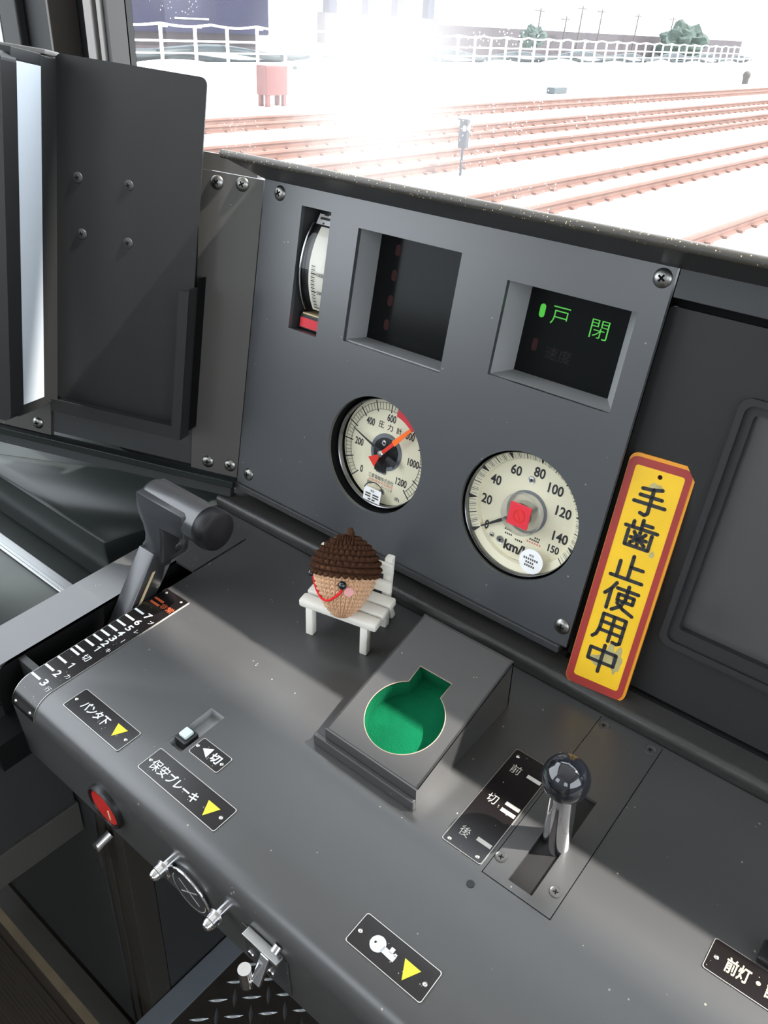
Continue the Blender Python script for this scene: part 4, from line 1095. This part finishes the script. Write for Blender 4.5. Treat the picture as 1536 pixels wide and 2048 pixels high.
rail(-13.3, 18.0, -12.6, 43.0, 'seventh rusty rail in the middle of the yard')
rail(-15.85, 22.2, -15.05, 55.6, 'eighth rusty rail, second farthest from the cab')
rail(-16.9, 22.2, -16.14, 55.6, 'farthest rusty rail before the white fence', ya=-4)

t = Thing('dwarf_signal', 'small black dwarf signal standing between the rails', 'signal', FW, (-9240, 13850, -1310))
t.part('post', B().cyl((-9240, 13850, -1310), (-9240, 13850, -820), 28, 24), 'sigblack', None, True)
hd_ = t.part('head', B().box(-9330, -9150, 13790, 13910, -830, -330, 20), 'sigblack')
t.part('lamp', B().cyl((-9180, 13780, -480), (-9190, 13760, -480), 48).cyl((-9150, 13850, -470), (-9135, 13850, -470), 45), 'fence', hd_, True, label='white lamp')
t.part('visor', B().box(-9340, -9120, 13740, 13800, -350, -320, 5), 'sigblack', hd_)
t = Thing('relay_box', 'dull red box on short legs beyond the rails', 'box', FW, (-20000, 19400, -1310))
t.part('body', B().box(-20300, -19850, 18950, 19850, -1000, -200, 30), 'redbox')
for x in (-20220, -19930):
    for y in (19060, 19740): t.part('leg', B().box(x - 60, x + 60, y - 60, y + 60, -1310, -990), 'redbox')
t = Thing('marker_post', 'short bright red marker post right of the red box', 'post', FW, (-20800, 22700, -1310))
t.part('post', B().box(-20880, -20720, 22640, 22800, -1310, -560, 10), 'redpost')
solo('fallen_pole', B().cyl((-33000, 33500, -1250), (-36500, 39500, -700), 110), 'hose', 'dark leaning pole lying before the white fence', 'pole', FW, (-34700, 36500, -1310), smooth=True)
solo('ground_lamp', B().box(-19700, -19300, 35700, 36900, -1310, -1050, 40), 'hose', 'low dark green bump on the ballast', 'box', FW, (-19500, 36300, -1310))
solo('shunt_signal', B().cyl((-19300, 61200, -1310), (-19300, 61200, -900), 200).sphere((-19300, 61200, -800), 260), 'pole', 'tiny grey signal far off at the right edge', 'signal', FW, (-19300, 61200, -1310), smooth=True)

# fence with posts, rails and a drooping cable
t = Thing('fence', 'long white post and rail fence behind the tracks', 'fence', FW, (-37400, 40000, -1310))
FX = -37400
ys = [22.3 + 2.13 * i for i in range(46)]
for i, y in enumerate(ys):
    y *= 1000; b = B().box(FX - 55, FX + 55, y - 65, y + 65, -1310, 330)
    b.box(FX - 40, FX + 40, y + 60, y + 420, 240, 310)
    t.part('post', b, 'fence')
t.part('rail', B().box(FX - 30, FX + 30, 20000, 121000, -380, -290), 'fence')
t.part('rail', B().box(FX - 30, FX + 30, 20000, 121000, -900, -830), 'fence')
pts = []
for i in range(46 * 8):
    y = 22.3 + 2.13 * i / 8; pts.append((FX + 20, y * 1000, 400 - 110 * abs(sin(pi * i / 8 / 1.5))))
t.part('top_cable', B().tube(pts, 55, 6), 'fence', None, True)
for k, (zc, r_, ph, lab) in enumerate(((-800, 190, 0.3, 'thick blue grey cable hose sagging along the fence'), (-1130, 150, 1.7, 'lower blue grey cable hose along the fence foot'))):
    pts = [(FX - 350 - 420 * k, 20000 + i * 900, zc + 170 * sin(i * 0.55 + ph) + 80 * sin(i * 0.23 + ph)) for i in range(112)]
    solo('cable_hose', B().tube(pts, r_, 8), 'hose', lab, 'cable', FW, (FX - 350, 40000, -1310), smooth=True)
# backdrop
t = Thing('train_carriage', 'dark navy carriage parked behind the fence at upper left', 'train', FW, (-46500, 34000, -1310))
t.part('body', B().box(-49000, -45500, 20000, 43800, -250, 3000, 120), 'navy')
t.part('underframe', B().box(-48600, -46000, 20500, 43300, -1310, -250), 'stone')
b = B()
for y in (27500, 36000): b.box(-45480, -45440, y, y + 2600, 480, 560)
t.part('white_stripe', b, 'fence')
t.part('roof', B().box(-48800, -45700, 20200, 43600, 3000, 3400, 150), 'navy')
solo('stone_wall', B().box(-48500, -46000, 54000, 140000, -1310, 900), 'stone', 'long low dark wall behind the fence', 'wall', FW, (-47000, 90000, -1310))
t = Thing('apartment_building', 'pale lavender building with dark columns beyond the wall', 'building', FW, (-60000, 76000, -1310))
t.part('block', B().box(-75000, -62000, 66000, 84000, -1310, 9000), 'lav')
for y in (66800, 72500, 77200, 82600): t.part('column', B().box(-62000, -61200, y, y + 1100, -1310, 9000), 'navy')
t.part('plinth', B().box(-62000, -61000, 66000, 84000, -1310, 1300), 'stone')
LAB = ['leftmost of the thin dark line poles above the wall', 'second thin line pole from the left above the wall', 'third thin line pole from the left above the wall',
       'fourth thin line pole above the wall near the bush', 'fifth thin line pole above the wall right of the bush', 'rightmost of the thin dark line poles above the wall']
for (y, h_), lab in zip(((78.2, 2.7), (83.4, 2.2), (86.5, 3.2), (90.9, 3.1), (100, 3.0), (110, 3.0)), LAB):
    b = B().cyl((-45000, y * 1000, -1310), (-45000 + 40, y * 1000 + 160, h_ * 1000), 95, 60, 10)
    b.box(-45070, -44930, y * 1000 - 700, y * 1000 + 900, h_ * 1000 - 300, h_ * 1000 - 200)
    solo('line_pole', b, 'pole', lab, 'pole', FW, (-45000, y * 1000, -1310), 'thin line poles behind the wall', smooth=True)
def bush(cx, cy, cz, r, lab):
    bm = bmesh.new(); bmesh.ops.create_icosphere(bm, subdivisions=4, radius=1)
    for v in bm.verts:
        k = 1 + 0.35 * noise.noise(v.co * 2.3) + 0.25 * noise.noise(v.co * 6)
        v.co = Vector((cx + v.co.x * r * k, cy + v.co.y * r * k, max(-1310, cz + v.co.z * r * 0.8 * k)))
    solo('bush', B().bm(bm), 'leaf', lab, 'bush', FW, (cx, cy, -1310))
bush(-42500, 108000, 200, 2600, 'round dark green bush at the right end of the wall')
bush(-43000, 74000, 300, 1100, 'small dark bush rising above the middle of the wall')
